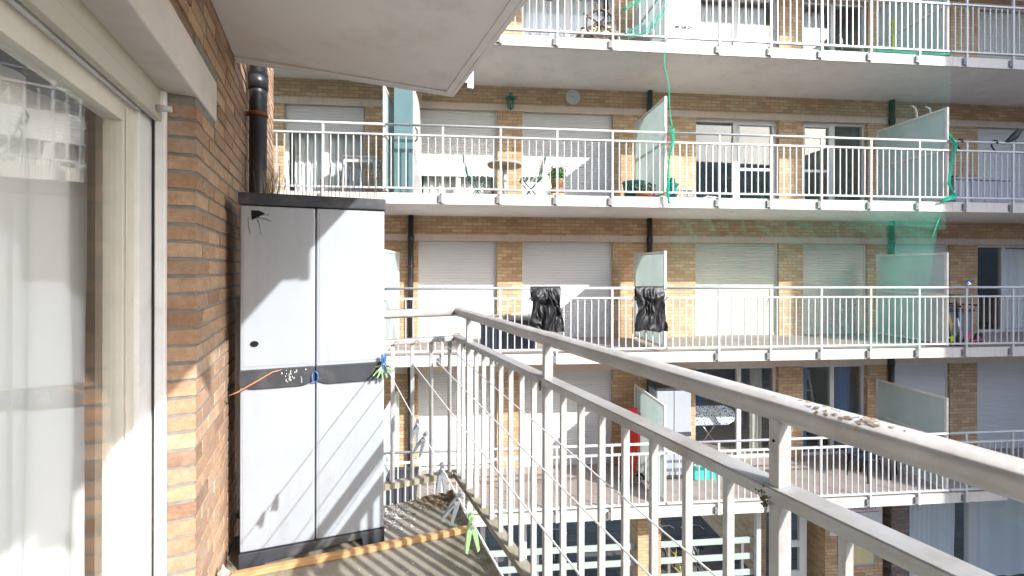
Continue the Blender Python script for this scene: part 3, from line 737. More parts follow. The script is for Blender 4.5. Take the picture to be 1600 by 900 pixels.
# ------------------------------------------------------------ floor things
a = Vector((-1.345, 2.10, .016)); b = Vector((-.215, 2.50, .016))
th = MB().bar((0, 0, 0), ((b - a).length, 0, 0), .034, .028).build("wooden_batten", 'wood', bevel=.004)
th.location = a; th.rotation_euler = (0, 0, math.atan2((b - a).y, (b - a).x)); tag(th, "long pine batten lying in front of the cupboard", "batten")
def crumple(nm, mat, F, loc, size, lab, cat, seed=0):
    m = MB()
    def fn(i, j):
        th_ = math.pi * j; ph = 2 * math.pi * i
        p = Vector((math.sin(th_) * math.cos(ph), math.sin(th_) * math.sin(ph), math.cos(th_)))
        r = 1 + .55 * noise.noise(p * 2.3 + Vector((seed, 0, 0))) + .25 * noise.noise(p * 6)
        return (p.x * r * size[0], p.y * r * size[1], size[2] + p.z * r * size[2])
    o = m.grid(28, 16, fn, False).build(nm, mat); place(o, F, loc); return tag(o, lab, cat)
crumple("crumpled_paper", 'paper', NF, (-.405, 2.33, -.004), (.035, .05, .06), "crumpled brown and white paper in the corner beside the cupboard foot", "paper", 2)
def litter(nm, mat, n, region, lab, cat, smin, smax, seed, F=NF, z=.002):
    r2 = random.Random(seed); m = MB()
    for _ in range(n):
        x, y = region(r2); s = r2.uniform(smin, smax); a = r2.uniform(0, 6.28); t = r2.uniform(-.5, .5)
        c, q = math.cos(a), math.sin(a); pts = []
        for (px, py) in ((-1, -.4), (0, -.6), (1, 0), (.1, .6), (-.9, .3)):
            px *= s * r2.uniform(.6, 1.2); py *= s * r2.uniform(.6, 1.2)
            pts.append((x + px * c - py * q, y + px * q + py * c, z + s * .35 + px * t * .6 + r2.uniform(0, s * .4)))
        m.add(pts, [(0, 1, 2, 3, 4)])
    o = m.build(nm, mat); place(o, F); return tag(o, lab, cat, kind="stuff")
litter("leaf_litter", 'leaf_dry', 330, lambda r: (min(.79, r.gauss(.72, .09)), min(2.84, r.gauss(2.78, .07))), "dry leaf scraps gathered in the balcony corner", "litter", .006, .016, 1)
litter("pale_scraps", 'shell', 150, lambda r: (r.uniform(.0, .79), r.uniform(1.2, 2.83)), "small white scraps scattered over the balcony floor", "litter", .002, .007, 2)
litter("cupboard_litter", 'shell', 170, lambda r: (r.gauss(.39, .06), min(2.84, r.gauss(2.70, .07))), "pale scraps heaped on the floor beside the cupboard", "litter", .004, .011, 4)

# ------------------------------------------------------------ clotheslines and pegs
def line(v0, v1, u1, z0, z1, lab, u0=2.886):
    P0 = NF.p(v0, u0, z0); P1 = NF.p(v1, u1, z1)
    o = MB().tube([(0, 0, 0)] + [((P1 - P0) * q / 8 - Vector((0, 0, .012 * math.sin(math.pi * q / 8)))) for q in range(1, 9)], .0021, 8).build("clothesline", 'line')
    o.location = P0; tag(o, lab, "clothesline", "white clotheslines strung to the end railing"); return P0, P1
LA = line(.30, .30, -.6, .985, .90, "leftmost clothesline, tied at the cupboard edge and carrying the pegs", u0=2.46)
line(.431, .431, -.6, 1.02, .885, "second clothesline from the cupboard, tied to the end railing")
line(.561, .561, -.6, 1.02, .865, "third clothesline from the cupboard, no pegs on it")
line(.708, .708, -.6, 1.02, .82, "clothesline nearest the long railing")
def peg(pos, mat, lab, rotz=0., tilt=0., lean=0., s=1., group="clothes pegs", opening=9):
    th = bpy.data.objects.new("clothes_peg", None); sc.collection.objects.link(th); th.empty_display_size = .02
    th.location = pos; th.rotation_euler = (lean, tilt, rotz); tag(th, lab, "clothes peg", group)
    for sg in (-1, 1):
        W_ = 1.7; poly = [(-.0035, .018), (.002, .020), (.0045, .012), (.003, .004), (.0052, -.012), (.0050, -.030), (.0035, -.062), (-.0015, -.066), (-.0028, -.035), (-.0036, -.015), (-.0020, .004), (-.0048, .012)]
        a = R(opening) * sg
        def f(x, y, z, a=a, sg=sg):
            x = x * sg * 1.3 + .0022 * sg; z2 = z + .006
            X = x * math.cos(a) - z2 * math.sin(a) * -1 * -1; Z = x * math.sin(a) + z2 * math.cos(a)
            X = x * math.cos(a) - z2 * math.sin(a)
            return (-X * s, y * s, (Z - .006) * s)
        MB().prism(poly, -.0065, .0065, f).build("leg", mat, th, bevel=.0012 * s)
    MB().tube([(0, -.0075 * s, -.008 * s), (0, .0075 * s, -.008 * s)], .0042 * s, 10).build("spring", 'steel', th)
    return th
def onA(u, dz=-.004):
    q = (2.46 - u) / (2.46 + .6); return LA[0] + (LA[1] - LA[0]) * q + Vector((0, 0, dz - .012 * math.sin(math.pi * q)))
def u_for(px):
    best = None
    for i in range(600):
        u = 2.46 - i * .0045; P = onA(u)
        if P.y < .2: break
        e_ = abs(800 + 692 * P.x / P.y - px)
        if best is None or e_ < best[0]: best = (e_, u)
    return best[1]
peg(onA(u_for(652)), 'peg_grey', "grey clothes peg highest on the line, next after the green bunch", R(10), R(10), opening=7)
peg(onA(u_for(663)), 'peg_grey', "grey clothes peg second after the green bunch, tilted", R(-10), R(24), opening=9)
peg(onA(u_for(691)), 'peg_grey', "grey clothes peg hanging in the middle of the line", R(20), R(3), opening=8)
peg(onA(u_for(716)), 'peg_grey', "large grey clothes peg just above the green one", R(-5), R(25), opening=9)
peg(onA(u_for(737)), 'peg_green', "single green clothes peg lowest on the line", R(15), R(-2), opening=10)
base = onA(2.44); r2 = random.Random(12)
for i, (mt, tl, ln, nm) in enumerate([('peg_green', 70, 10, "green clothes peg pointing left in the bunch"), ('peg_green', 35, -20, "green clothes peg pointing down left in the bunch"), ('peg_blue', 5, 20, "blue clothes peg pointing down in the bunch"),
                                ('peg_green', -12, 0, "green clothes peg hanging down in the bunch"), ('peg_green', -60, 12, "green clothes peg pointing right in the bunch"), ('peg_blue', 178, 10, "blue clothes peg pointing up in the bunch"), ('peg_grey', -85, -20, "grey clothes peg pointing right in the bunch")]):
    peg(base + Vector((.012 * r2.uniform(-1, 1) + .012, -.02 + .012 * r2.uniform(-1, 1), .006 * r2.uniform(-1, 1) - .02)), mt, nm + " at the cupboard edge", R(r2.uniform(-20, 20)), R(tl), R(ln), group="bunch of pegs at the cupboard edge", s=.95)

# ------------------------------------------------------------ things on the opposite balconies
def leg4(th, w, d, h, r=.015, mat='white_plastic', splay=.03):
    for sx in (-1, 1):
        for sy in (-1, 1):
            MB().tube([(sx * (w / 2 - .03), sy * (d / 2 - .03), h), (sx * (w / 2 + splay - .03), sy * (d / 2 + splay - .03), 0)], [r, r * .8], 8).build("leg", mat, th)
th = thing("plastic_table", "white plastic table by the leftmost glass screen, second highest row", "table", FF, (-4.95, .8, H))
MB().box(-.30, .30, -.28, .28, .70, .735).build("tabletop", 'white_plastic', th, bevel=.015); MB().box(-.27, .27, -.25, .25, .62, .70).build("apron", 'white_plastic', th, bevel=.01)
leg4(th, .58, .54, .66, .024)
th = thing("resin_locker", "tall blue grey resin locker with white door behind the leftmost screen", "locker", FF, (-4.30, .25, H))
MB().prism([(0, 0), (.33, 0), (.33, 1.82), (.30, 1.90), (0, 1.90)], 0, .9).build("body", 'teal_plastic', th, bevel=.01)
MB().prism([(0, .02), (.9, .02), (.9, 1.55), (.85, 1.72), (.72, 1.84), (.5, 1.88), (0, 1.88)], 0, .02, lambda x, y, z: (.332 + y, x, z)).build("door", 'white_plastic', th, bevel=.004)
MB().tube([(.36, .06, .95), (.39, .07, 1.0), (.39, .07, 1.15), (.36, .06, 1.2)], .012, 8).build("handle", 'black', th)
o = MB()
for i in range(14): o.tube([(i * .025, 0, 0), (i * .025 + rnd.uniform(-.01, .01), 0, rnd.uniform(.5, .57))], .008, 6)
o = o.build("bamboo_canes", 'wood_pale'); place(o, FF, (-4.25, 1.3, H + 1.9)); o.location = FF.p(-4.25, 1.1, H + 1.902); tag(o, "short row of dry bamboo canes on top of the locker", "canes")
def bistro(loc, sgn, lab):
    th = thing("folding_chair", lab, "chair", FF, loc, group="green folding bistro chairs")
    for sy in (-.18, .18):
        MB().tube([(sgn * .20, sy, 0), (-sgn * .17, sy, .44), (-sgn * .27, sy, .84)], .011, 8).build("frame_side", 'green_paint', th)
        MB().tube([(-sgn * .2, sy * .85, 0), (sgn * .2, sy * .85, .44)], .011, 8).build("leg", 'green_paint', th)
    for i in range(5): MB().box(-.19 + i * .085, -.13 + i * .085, -.2, .2, .44, .455).build("seat_slat", 'green_paint', th)
    for i in range(4):
        z = .58 + i * .075; x = -sgn * (.17 + (z - .44) * .25)
        MB().box(x - .008, x + .008, -.19, .19, z, z + .045).build("back_slat", 'green_paint', th)
bistro((-2.85, .9, H), 1, "green slatted folding chair left of the round table")
bistro((-1.83, .9, H), -1, "green slatted folding chair between round table and geranium")
th = thing("round_table", "round table with tan underside on one white leg", "table", FF, (-2.32, .95, H))
MB().lathe([(.33, .70), (.335, .715), (.335, .72)], n=28).build("tabletop", 'wood_tan', th); MB().lathe([(.34, .721), (.34, .74), (.33, .745)], n=28).build("table_rim", 'white_plastic', th)
MB().tube([(0, 0, 0), (0, 0, .70)], .04, 12).build("pedestal", 'white_plastic', th)
def foliage(n, c, rad, seed, s0=.02, s1=.045, flat=1.):
    r2 = random.Random(seed); m = MB()
    for _ in range(n):
        d = Vector((r2.gauss(0, 1), r2.gauss(0, 1), r2.gauss(0, 1))).normalized() * (r2.random() ** .45)
        p = Vector(c) + Vector((d.x * rad[0], d.y * rad[1], d.z * rad[2])); s = r2.uniform(s0, s1)
        a = Vector((r2.gauss(0, 1), r2.gauss(0, 1), r2.gauss(0, .6))).normalized(); b = a.cross(Vector((r2.gauss(0, 1), r2.gauss(0, 1), r2.gauss(0, 1)))).normalized()
        m.add([p - a * s, p + b * s * .45, p + a * s, p - b * s * .45], [(0, 1, 2, 3)])
    return m
th = thing("potted_geranium", "geranium with mauve flowers in a wicker and terracotta pot", "potted plant", FF, (-1.42, .3, H))
MB().box(-.15, .15, -.12, .12, 0, .07).build("stand", 'stone', th, bevel=.01)
MB().lathe([(.10, .07), (.125, .14), (.125, .17)]).build("saucer_pot", 'terracotta', th)
MB().lathe([(.095, .17), (.12, .31), (.125, .33)]).build("basket", 'wicker', th)
foliage(800, (0, 0, .43), (.17, .14, .13), 5, .014, .032).build("foliage", 'leaf', th); foliage(60, (.02, 0, .55), (.19, .12, .07), 6, .014, .026).build("flowers", 'flower', th)
m = MB()
for i in range(9):
    a = i * .7; m.tube([(0, 0, .3), (.1 * math.cos(a), .1 * math.sin(a), .5)], .003, 5)
m.build("stem", 'leaf_dull', th)
th = thing("wall_lantern", "dark green carriage lantern on the brick pier above the round table", "lamp", FF, (-2.15, WD - .12, 4.82))
MB().lathe([(.045, 0), (.06, .01), (.095, .19), (.09, .20)], n=6, smooth=False).build("lamp_glass", 'glass', th)
MB().lathe([(.12, .2), (.11, .22), (.05, .27), (.02, .29), (.025, .31), (.005, .33)], n=6, smooth=False).build("lamp_roof", 'green_paint', th)
m = MB().lathe([(.01, -.04), (.03, -.02), (.06, 0), (.06, .012)], n=6, smooth=False)
for i in range(6):
    a = i * math.pi / 3; m.tube([(.062 * math.cos(a), .062 * math.sin(a), .01), (.097 * math.cos(a), .097 * math.sin(a), .2)], .006, 6)
m.build("lamp_frame", 'green_paint', th); MB().tube([(0, 0, .1), (0, .12, .05)], .012, 8).build("wall_arm", 'green_paint', th)
th = thing("wall_clock", "round clock with pale rim on the brickwork under the top balcony", "clock", FF, (-.81, WD - .03, 5.14))
def ydisc(r0, y0, y1, n=36, c=(0, 0)):
    return [(c[0] + r0 * math.cos(2 * math.pi * k / n), c[1] + r0 * math.sin(2 * math.pi * k / n)) for k in range(n)], y0, y1
MB().prism(*ydisc(.158, 0, .03)).build("clock_case", 'white_plastic', th, bevel=.01); MB().prism(*ydisc(.128, -.004, -.001)).build("clock_face", 'clock_face', th)
m = MB()
for i in range(12):
    a = i * math.pi / 6; c, s = math.cos(a), math.sin(a)
    m.bar((.09 * c, -.006, .09 * s), (.118 * c, -.006, .118 * s), .002, .014, (0, 1, 0))
m.build("hour_marks", 'pipe', th)
MB().bar((0, -.008, 0), (-.055, -.008, .015), .002, .012, (0, 1, 0)).bar((0, -.008, 0), (.035, -.008, -.045), .002, .009, (0, 1, 0)).build("clock_hands", 'pipe', th)
th = thing("planter", "dark teal round planter with rim by the middle screen", "planter", FF, (.12, .65, H))
MB().lathe([(.15, 0), (.2, .34), (.215, .36), (.21, .39)]).build("pot", 'teal', th)
th = thing("potted_plant", "spreading grey green plant in a low terracotta bowl by the middle screen", "potted plant", FF, (.20, .30, H))
MB().lathe([(.09, 0), (.16, .08), (.165, .10)]).build("bowl", 'terracotta', th); foliage(420, (.0, 0, .2), (.24, .14, .13), 9, .015, .035).build("foliage", 'leaf_dull', th); foliage(30, (0, 0, .24), (.2, .12, .1), 19, .01, .02).build("flowers", 'terracotta', th)
crumple("plastic_sack", 'green_bag', FF, (.74, .35, H), (.10, .10, .19), "dark green plastic sack slumped beside the middle screen", "sack", 5)
th = thing("plastic_stool", "low white plastic stool behind the green sack", "stool", FF, (1.22, .8, H))
MB().box(-.15, .15, -.15, .15, .25, .29).build("seat", 'white_plastic', th, bevel=.01); leg4(th, .3, .3, .25, .018)
crumple("blue_cloth", 'blue_cloth', FF, (1.05, .25, H), (.14, .08, .03), "crumpled blue cloth on the floor before the low stool", "cloth", 8)
crumple("patterned_cloth", 'floral', FF, (1.42, .25, H), (.13, .08, .035), "blue and white patterned cloth on the floor beside the stool", "cloth", 9)
o = MB().box(-.05, .05, 0, .03, 0, .42).build("cardboard_scrap", 'wood_tan'); place(o, FF, (.63, .75, H), .2); tag(o, "narrow brown board leaning behind the middle screen", "board")
# right end, second highest row
th = thing("storage_box", "light grey storage box with panelled front under the crow", "storage box", FF, (6.68, .45, H))
MB().box(0, 1.2, 0, .5, 0, .52).build("body", 'grey_box', th, bevel=.012)
m = MB()
for i in range(4): m.box(.04 + i * .29, .29 + i * .29, -.012, 0, .08, .46)
m.build("panel", 'grey_box', th, bevel=.006); MB().box(-.02, 1.22, -.03, .52, .521, .575).build("lid", 'grey_box', th, bevel=.01)
crumple("black_bag", 'black', FF, (6.85, .7, H + .576), (.12, .08, .035), "small black bundle lying on the light grey storage box", "bundle", 3)
def hook(t, lab):
    o = MB().tube([(0, -.05, -.03), (0, -.04, .03), (0, .0, .05), (0, .04, .03), (0, .05, -.05), (.08, .05, -.16)], .014, 8).build("rail_hook", 'pipe'); place(o, FF, (t, 0, H + 1.14)); tag(o, lab, "hook")
hook(6.22, "dark hook over the handrail nearest the green net rope"); hook(6.95, "dark hook over the handrail halfway to the crow")
# crow
cr = thing("crow", "black crow perched on the handrail of the second highest row", "bird", FF, (7.36, 0, H + 1.164))
m = MB(); m.tube([(-.23, 0, -.045), (-.14, 0, .0), (-.07, 0, .045), (0, 0, .10), (.05, 0, .155), (.085, 0, .20), (.105, 0, .222), (.13, 0, .226), (.15, 0, .224), (.19, 0, .214)], [.012, .026, .048, .062, .056, .040, .036, .030, .013, .002], 14)
m.tube([(-.02, .045, .10), (-.10, .045, .03), (-.21, .02, -.035)], [.03, .028, .004], 8, flat=.5).tube([(-.02, -.045, .10), (-.10, -.045, .03), (-.21, -.02, -.035)], [.03, .028, .004], 8, flat=.5)
m.build("body", 'black', cr)
for sy in (-.025, .025): MB().tube([(.0, sy, .06), (.005, sy, .0), (.03, sy, .0)], .0055, 6).tube([(.005, sy, 0), (-.02, sy, 0)], .004, 6).build("leg", 'black', cr)
# top row
th = thing("ship_wheel", "brown wooden ship's wheel standing behind the top railing", "ship's wheel", FF, (-.66, .2, 2 * H))
m = MB(); ring = [(.26 * math.cos(a * math.pi / 16), 0, .36 + .26 * math.sin(a * math.pi / 16)) for a in range(33)]
MB().tube(ring, .028, 8, flat=.8).build("rim", 'wood_brown', th)
for i in range(8):
    a = i * math.pi / 4 + .25; c, s = math.cos(a), math.sin(a)
    MB().tube([(.03 * c, 0, .36 + .03 * s), (.25 * c, 0, .36 + .25 * s), (.30 * c, 0, .36 + .30 * s), (.36 * c, 0, .36 + .36 * s)], [.014, .018, .012, .02], 8).build("spoke", 'wood_brown', th)
MB().prism(*ydisc(.05, -.04, .04, 20, (0, .36))).build("hub", 'wood_brown', th)
MB().box(-.16, .16, -.06, .06, 0, .09).build("stand", 'wood_brown', th, bevel=.01)
th = thing("garden_table", "low stone coloured table behind the ship's wheel", "table", FF, (-.55, .75, 2 * H))
MB().box(-.42, .38, -.2, .2, .40, .45).build("tabletop", 'stone', th, bevel=.01); leg4(th, .75, .38, .40, .03)
crumple("cushion_heap", 'stone', FF, (-.52, .75, 2 * H + .455), (.28, .15, .09), "pale covered heap lying on the low table behind the wheel", "heap", 7)
def pchair(loc, rot, lab, s=1.):
    th = thing("plastic_chair", lab, "chair", FF, loc, rot)
    MB().box(-.22 * s, .22 * s, -.2 * s, .2 * s, .38 * s, .41 * s).build("seat", 'white_plastic', th, bevel=.01)
    for sx in (-1, 1):
        MB().tube([(sx * .21 * s, -.2 * s, 0), (sx * .2 * s, -.18 * s, .39 * s), (sx * .22 * s, -.16 * s, .6 * s), (sx * .22 * s, .18 * s, .6 * s)], .018 * s, 8).build("arm", 'white_plastic', th)
        MB().tube([(sx * .22 * s, .24 * s, 0), (sx * .2 * s, .19 * s, .4 * s), (sx * .19 * s, .25 * s, .8 * s)], .018 * s, 8).build("leg", 'white_plastic', th)
    MB().box(-.19 * s, .19 * s, .20 * s, .225 * s, .5 * s, .8 * s).build("backrest", 'white_plastic', th, bevel=.01)
pchair((.30, .75, 2 * H), R(-30), "white plastic armchair left of the middle screen on the top row")
pchair((-1.35, .6, 2 * H), R(60), "small white folded seat left of the ship's wheel", .62)
th = thing("white_cabinet", "white two door cabinet right of the middle screen on the top row", "cabinet", FF, (.86, .9, 2 * H))
MB().box(0, .72, .02, .45, .05, 1.7).build("body", 'white_plastic', th, bevel=.01); MB().box(0, .72, .03, .44, 0, .05).build("plinth", 'plastic_black', th)
for x0 in (.005, .365):
    d = MB().box(x0, x0 + .35, 0, .02, .06, 1.69).build("door", 'white_plastic', th, bevel=.004)
    xx = .27 if x0 < .1 else .45
    MB().tube([(xx - .08, -.02, .78), (xx + .02, -.03, .79), (xx + .08, -.02, .78)], .012, 6).build("handle", 'teal_plastic', d)
th = thing("sun_lounger", "dark green folding lounger behind the top railing", "lounger", FF, (4.2, .5, 2 * H))
MB().grid(10, 6, lambda i, j: (.95 * i, .55 * j, .22 + .28 * max(0, i - .55) * 1.6 + .01 * math.sin(i * 30)), False).build("seat", 'teal', th, solid=.02)
for y in (.02, .53):
    MB().tube([(0, y, .2), (.5, y, .2), (.95, y, .40)], .014, 8).build("frame_side", 'green_paint', th)
    for x in (.1, .6, .85): MB().tube([(x, y, .22), (x + .06, y, 0)], .012, 8).build("leg", 'green_paint', th)
th = thing("sun_lounger", "small dark green footstool frame right of the lounger", "footstool", FF, (5.35, .4, 2 * H)); th.name = "footstool"
MB().box(0, .45, 0, .35, .1, .13).build("seat", 'teal', th, bevel=.01); leg4(th, .4, .3, .1, .012, 'green_paint')
o = MB().tube([(0, 0, 0), (0, 0, .25), (-.05, 0, .32), (-.02, 0, .36)], .02, 8).build("curved_hook", 'bracket'); place(o, FF, (3.9, .1, 2 * H)); tag(o, "bent grey metal tube left of the green lounger", "tube")
o = MB().grid(3, 10, lambda i, j: (.07 * i + .02 * math.sin(j * 5), .02 * math.sin(i * 4 + j * 6), .75 * j)).build("windsock", 'lime', solid=.004); place(o, FF, (5.95, 1.1, 2 * H + .55)); tag(o, "lime green strip of fabric hanging behind the top right screen", "windsock")
for dx, lab in ((0, "left white curved tube rising behind the second highest right screen"), (.32, "right white curved tube rising behind the second highest right screen")):
    o = MB().tube([(0, 0, 0), (0, 0, .25), (-.03, 0, .36), (-.12, 0, .40)], .018, 8).build("curved_tube", 'white_plastic'); place(o, FF, (6.2 + dx, .8, H + 1.75 - .05)); tag(o, lab, "tube")
    MB().tube([(0, 0, -1.7), (0, 0, .0)], .012, 8).build("stand_pole", 'white_plastic', o)
# eye level row
th = thing("storage_box", "charcoal storage box with weathered lid and bricks on eye level balcony", "storage box", FF, (-2.78, .4, 0))
MB().box(0, 1.0, 0, .5, 0, .46).build("body", 'dark_box', th, bevel=.01)
m = MB()
for i in range(9): m.box(.02 + i * .11, .09 + i * .11, -.012, 0, .03, .44)
m.build("rib", 'navy', th, bevel=.004); MB().box(-.02, 1.02, -.03, .52, .461, .54).build("lid_frame", 'plastic_black', th, bevel=.01); MB().box(-.03, 1.03, .0, .53, .541, .60).build("lid", 'lid_grey', th, bevel=.01)
o = crumple("stone_lump", 'wood_tan', FF, (-2.45, .33, .0), (.05, .04, .03), "small tan stone on the edge of the charcoal box", "stone", 4); o.location.z = .541; o.location = FF.p(-2.3, .4, .601)
def bag(t, w, h, lab, seed):
    def fn(i, j):
        # j 0..0.2 back side, over the rail, 0.25..1 front
        tt = (i - .5) * w * (1 + .10 * j) + .02 * nz(i * 3, j * 3, seed)
        if j < .22: z = 1.14 - (.22 - j) / .22 * .22; y = .03 + .02 * nz(i * 4, j * 4, seed)
        elif j < .30:
            a = (j - .22) / .08 * math.pi; z = 1.14 + .032 * math.sin(a); y = .032 * math.cos(a)
        else:
            q = (j - .30) / .70; z = 1.14 - q * h + .03 * nz(i * 3, seed) * q
            wx = .8 * nz(i * 2, q * 2, seed + 2); wz = .8 * nz(i * 2 + 5, q * 2, seed)
            sa = lambda x: math.sqrt(x * x + .004) - .06
            f1 = sa(nz(i * 5 + wx * 2 + q * 1.5, q * 2.0 + wz * 2, seed)); f2 = sa(nz(i * 11 + wx * 3 - q * 3, q * 5 + wz * 3, seed + 4)); f3 = sa(nz(i * 24, q * 16 + wx * 4, seed + 9))
            swag = .055 * math.sin(math.pi * i) * math.exp(-((q - .14 - .10 * math.sin(math.pi * i)) / .08) ** 2)
            y = -.034 - .015 * q - (.11 * f1 + .014 * f2 + .002 * f3) * min(1, q * 6 + .15) - swag
            tt = tt * (1 - .12 * math.sin(math.pi * min(1, q * 1.2))) + .06 * q * (i - .3) + .012 * nz(i * 2, q * 7, seed)
            z += .03 * nz(i * 5, 2.2, seed) * q
        return (tt, y, z)
    o = MB().grid(110, 110, fn).build("bin_bag", 'bag', solid=.002); place(o, FF, (t, 0, 0)); tag(o, lab, "bin bag", "black bin bags over the railing")
bag(-1.68, .50, .74, "black bin bag draped over the railing left of the middle pier", 2.0)
bag(.17, .50, .76, "black bin bag draped over the railing at the middle glass screen", 7.3)
th = thing("pinwheel", "blue foil pinwheel on the handrail above the scooters", "pinwheel", FF, (6.35, -.03, 1.14))
MB().tube([(0, 0, 0), (0, 0, .11)], .005, 6).build("stick", 'white_plastic', th)
for i in range(8):
    a = i * math.pi / 4; c, s = math.cos(a), math.sin(a); c2, s2 = math.cos(a + .6), math.sin(a + .6)
    MB().add([(0, -.012, .12), (.075 * c, -.015, .12 + .075 * s), (.06 * c2, -.04, .12 + .06 * s2)], [(0, 1, 2)]).build("vane", 'blue_foil' if i % 3 else 'silver', th, solid=.001)
th = thing("storage_crate", "grey storage crate behind the scooters", "crate", FF, (6.75, .75, 0))
MB().box(0, .70, 0, .4, 0, .60).build("body", 'crate_grey', th, bevel=.012); MB().box(-.02, .72, -.02, .42, .60, .65).build("lid", 'dark_box', th, bevel=.01); tag(th)
def scooter(t, cols, lab, tilt, hb=.95, wheel=.10, lean=.1):
    th = thing("kick_scooter", lab, "scooter", FF, (t, .22, 0), tilt, "kick scooters by the railing")
    MB().tube([(0, 0, wheel), (lean * .5, .02, hb * .55)], .022, 10).build("steering_column", cols[0], th)
    MB().tube([(lean * .5, .02, hb * .55), (lean, .03, hb)], .014, 10).build("stem", cols[1], th)
    MB().tube([(lean - .03, -.17, hb), (lean, .03, hb), (lean - .03, .23, hb)], .013, 8).build("handlebar", 'black', th)
    for y in (-.17, .23): MB().tube([(lean - .03, y - .03, hb), (lean - .03, y + .03, hb)], .019, 8).build("grip", 'black', th)
    MB().bar((0.02, 0, wheel * .9), (.55, .0, wheel * .8), .11, .025).build("deck", cols[2], th, bevel=.008)
    for x in (-.02, .60):
        W = MB().prism(*ydisc(wheel, -.018, .018, 26, (x, wheel))).build("wheel", 'black', th, bevel=.006)
        MB().prism(*ydisc(wheel * .5, -.021, .021, 5, (x, wheel))).build("hub", 'bracket', W)
    MB().prism([(-.07, wheel * 1.2), (.05, wheel * 1.2), (.03, wheel * 2.6), (-.03, wheel * 2.6)], -.03, .03).build("mudguard", cols[3], th, bevel=.006)
scooter(6.30, ('pipe', 'pipe', 'pipe', 'lime'), "small black kick scooter with lime fork, leftmost by the railing", R(20), .78, .075, -.12)
scooter(6.50, ('steel', 'black', 'black', 'bracket'), "black and silver big wheeled kick scooter in the middle", R(15), .98, .11, -.10)
scooter(6.66, ('pink', 'pink', 'pink', 'pink'), "pink and white kick scooter, rightmost by the railing", R(20), .80, .10, -.06)
th = thing("inflatable_float", "yellow green rounded float seen through the frosted right screen", "float", FF, (6.42, .6, 0))
MB().lathe([(.16, 0), (.22, .15), (.24, .4), (.19, .62), (.10, .74), (.02, .78)]).build("float_body", 'yellow', th)
# lowest row
th = thing("waste_bin", "dark grey waste bin at the left end of the lowest balcony", "bin", FF, (-4.15, .40, -H))
MB().prism([(-.20, 0), (.20, 0), (.25, .60), (-.25, .60)], -.2, .2).build("body", 'dark_box', th, bevel=.01); MB().box(-.26, .26, -.22, .22, .601, .63).build("rim", 'dark_box', th, bevel=.008)
crumple("garden_hose_heap", 'green_paint', FF, (-3.75, .35, -H), (.18, .10, .08), "heap of green hose beside the dark waste bin", "hose", 6)
th = thing("folding_trolley", "bright red board trolley standing folded against the middle pier", "trolley", FF, (.18, .95, -H))
MB().prism([(-.10, .18), (.16, .18), (.20, .8), (.16, 1.42), (-.04, 1.42), (-.16, .8)], 0, .06, lambda x, y, z: (x + .06 * (z - .7), y + .1 * z, z)).build("board", 'red', th, bevel=.01)
for x in (-.1, .05, .16): MB().tube([(x, -.03, .15), (x + .06, .06, 1.35)], .012, 8).build("frame_rail", 'red', th)
for x in (-.14, .2):
    W = MB().prism(*ydisc(.09, -.02, .02, 24, (x, .09))).build("wheel", 'black', th, bevel=.008); MB().prism(*ydisc(.04, -.024, .024, 12, (x, .09))).build("hub", 'steel', W)
MB().box(-.12, .2, -.22, .02, .10, .12).build("toe_plate", 'steel', th)
th = thing("resin_cupboard", "light grey two door cupboard with dark top on the lowest balcony", "cupboard", FF, (.72, .95, -H))
MB().box(0, .72, .02, .42, .1, 1.80).build("body", 'plastic_grey', th, bevel=.01); MB().box(-.01, .73, -.01, .43, 1.801, 1.86).build("top", 'plastic_black', th, bevel=.008)
MB().prism([(0, 0), (.1, 0), (.1, .05), (.62, .05), (.62, 0), (.72, 0), (.72, .099), (0, .099)], 0, .42).build("base", 'plastic_black', th, bevel=.006)
for x0 in (.006, .364):
    d = MB().box(x0, x0 + .345, 0, .02, .11, 1.79).build("door", 'plastic_grey', th, bevel=.006); MB().box(x0, x0 + .345, -.01, 0, .88, .97).build("handle_band", 'plastic_black', d, bevel=.003)
m = MB()
for i in range(90):
    a = rnd.uniform(-2.2, 2.2); l = rnd.uniform(.1, .38); x = rnd.gauss(0, .08)
    m.tube([(x, rnd.uniform(-.1, .1), 0), (x + math.sin(a) * l * .5, 0, l * .42), (x + math.sin(a) * l, rnd.uniform(-.1, .1), l * .35 - abs(a) * .06)], [.004, .003, .001], 4)
m = m.build("dry_palm_fronds", 'wire_dark'); place(m, FF, (.82, 1.1, -H + 1.862)); tag(m, "dark dry fronds piled on the cupboard of the lowest balcony", "fronds")
th = thing("plastic_crate", "turquoise plastic crate right of the lowest balcony's cupboard", "crate", FF, (1.50, .95, -H))
m = MB(); m.box(0, .5, 0, .02, 0, .27).box(0, .5, .33, .35, 0, .27).box(0, .02, .02, .33, 0, .27).box(.48, .5, .02, .33, 0, .27).box(.02, .48, .02, .33, 0, .02)
m.build("body", 'teal_light', th, bevel=.004); MB().box(-.01, .51, -.012, 0, .24, .28).build("rim", 'teal_light', th, bevel=.004)
crumple("white_linen", 'white_plastic', FF, (1.72, 1.12, -H + .18), (.16, .12, .08), "white linen lying in the turquoise crate", "linen", 2)
th = thing("ironing_board", "ironing board with blue and white floral cover behind the window", "ironing board", FF, (2.55, WD + .55, -H))
MB().prism([(-.62, -.2), (.42, -.2), (.60, -.12), (.66, 0), (.60, .12), (.42, .2), (-.62, .2)], 0, .04, lambda x, y, z: (x, z * .5 , .80 + y + z * .9)).build("board", 'floral', th, bevel=.01)
for sx in (-1, 1): MB().tube([(-.3 * sx, 0, 0), (.3 * sx, 0, .78)], .012, 8).build("leg", 'steel', th)
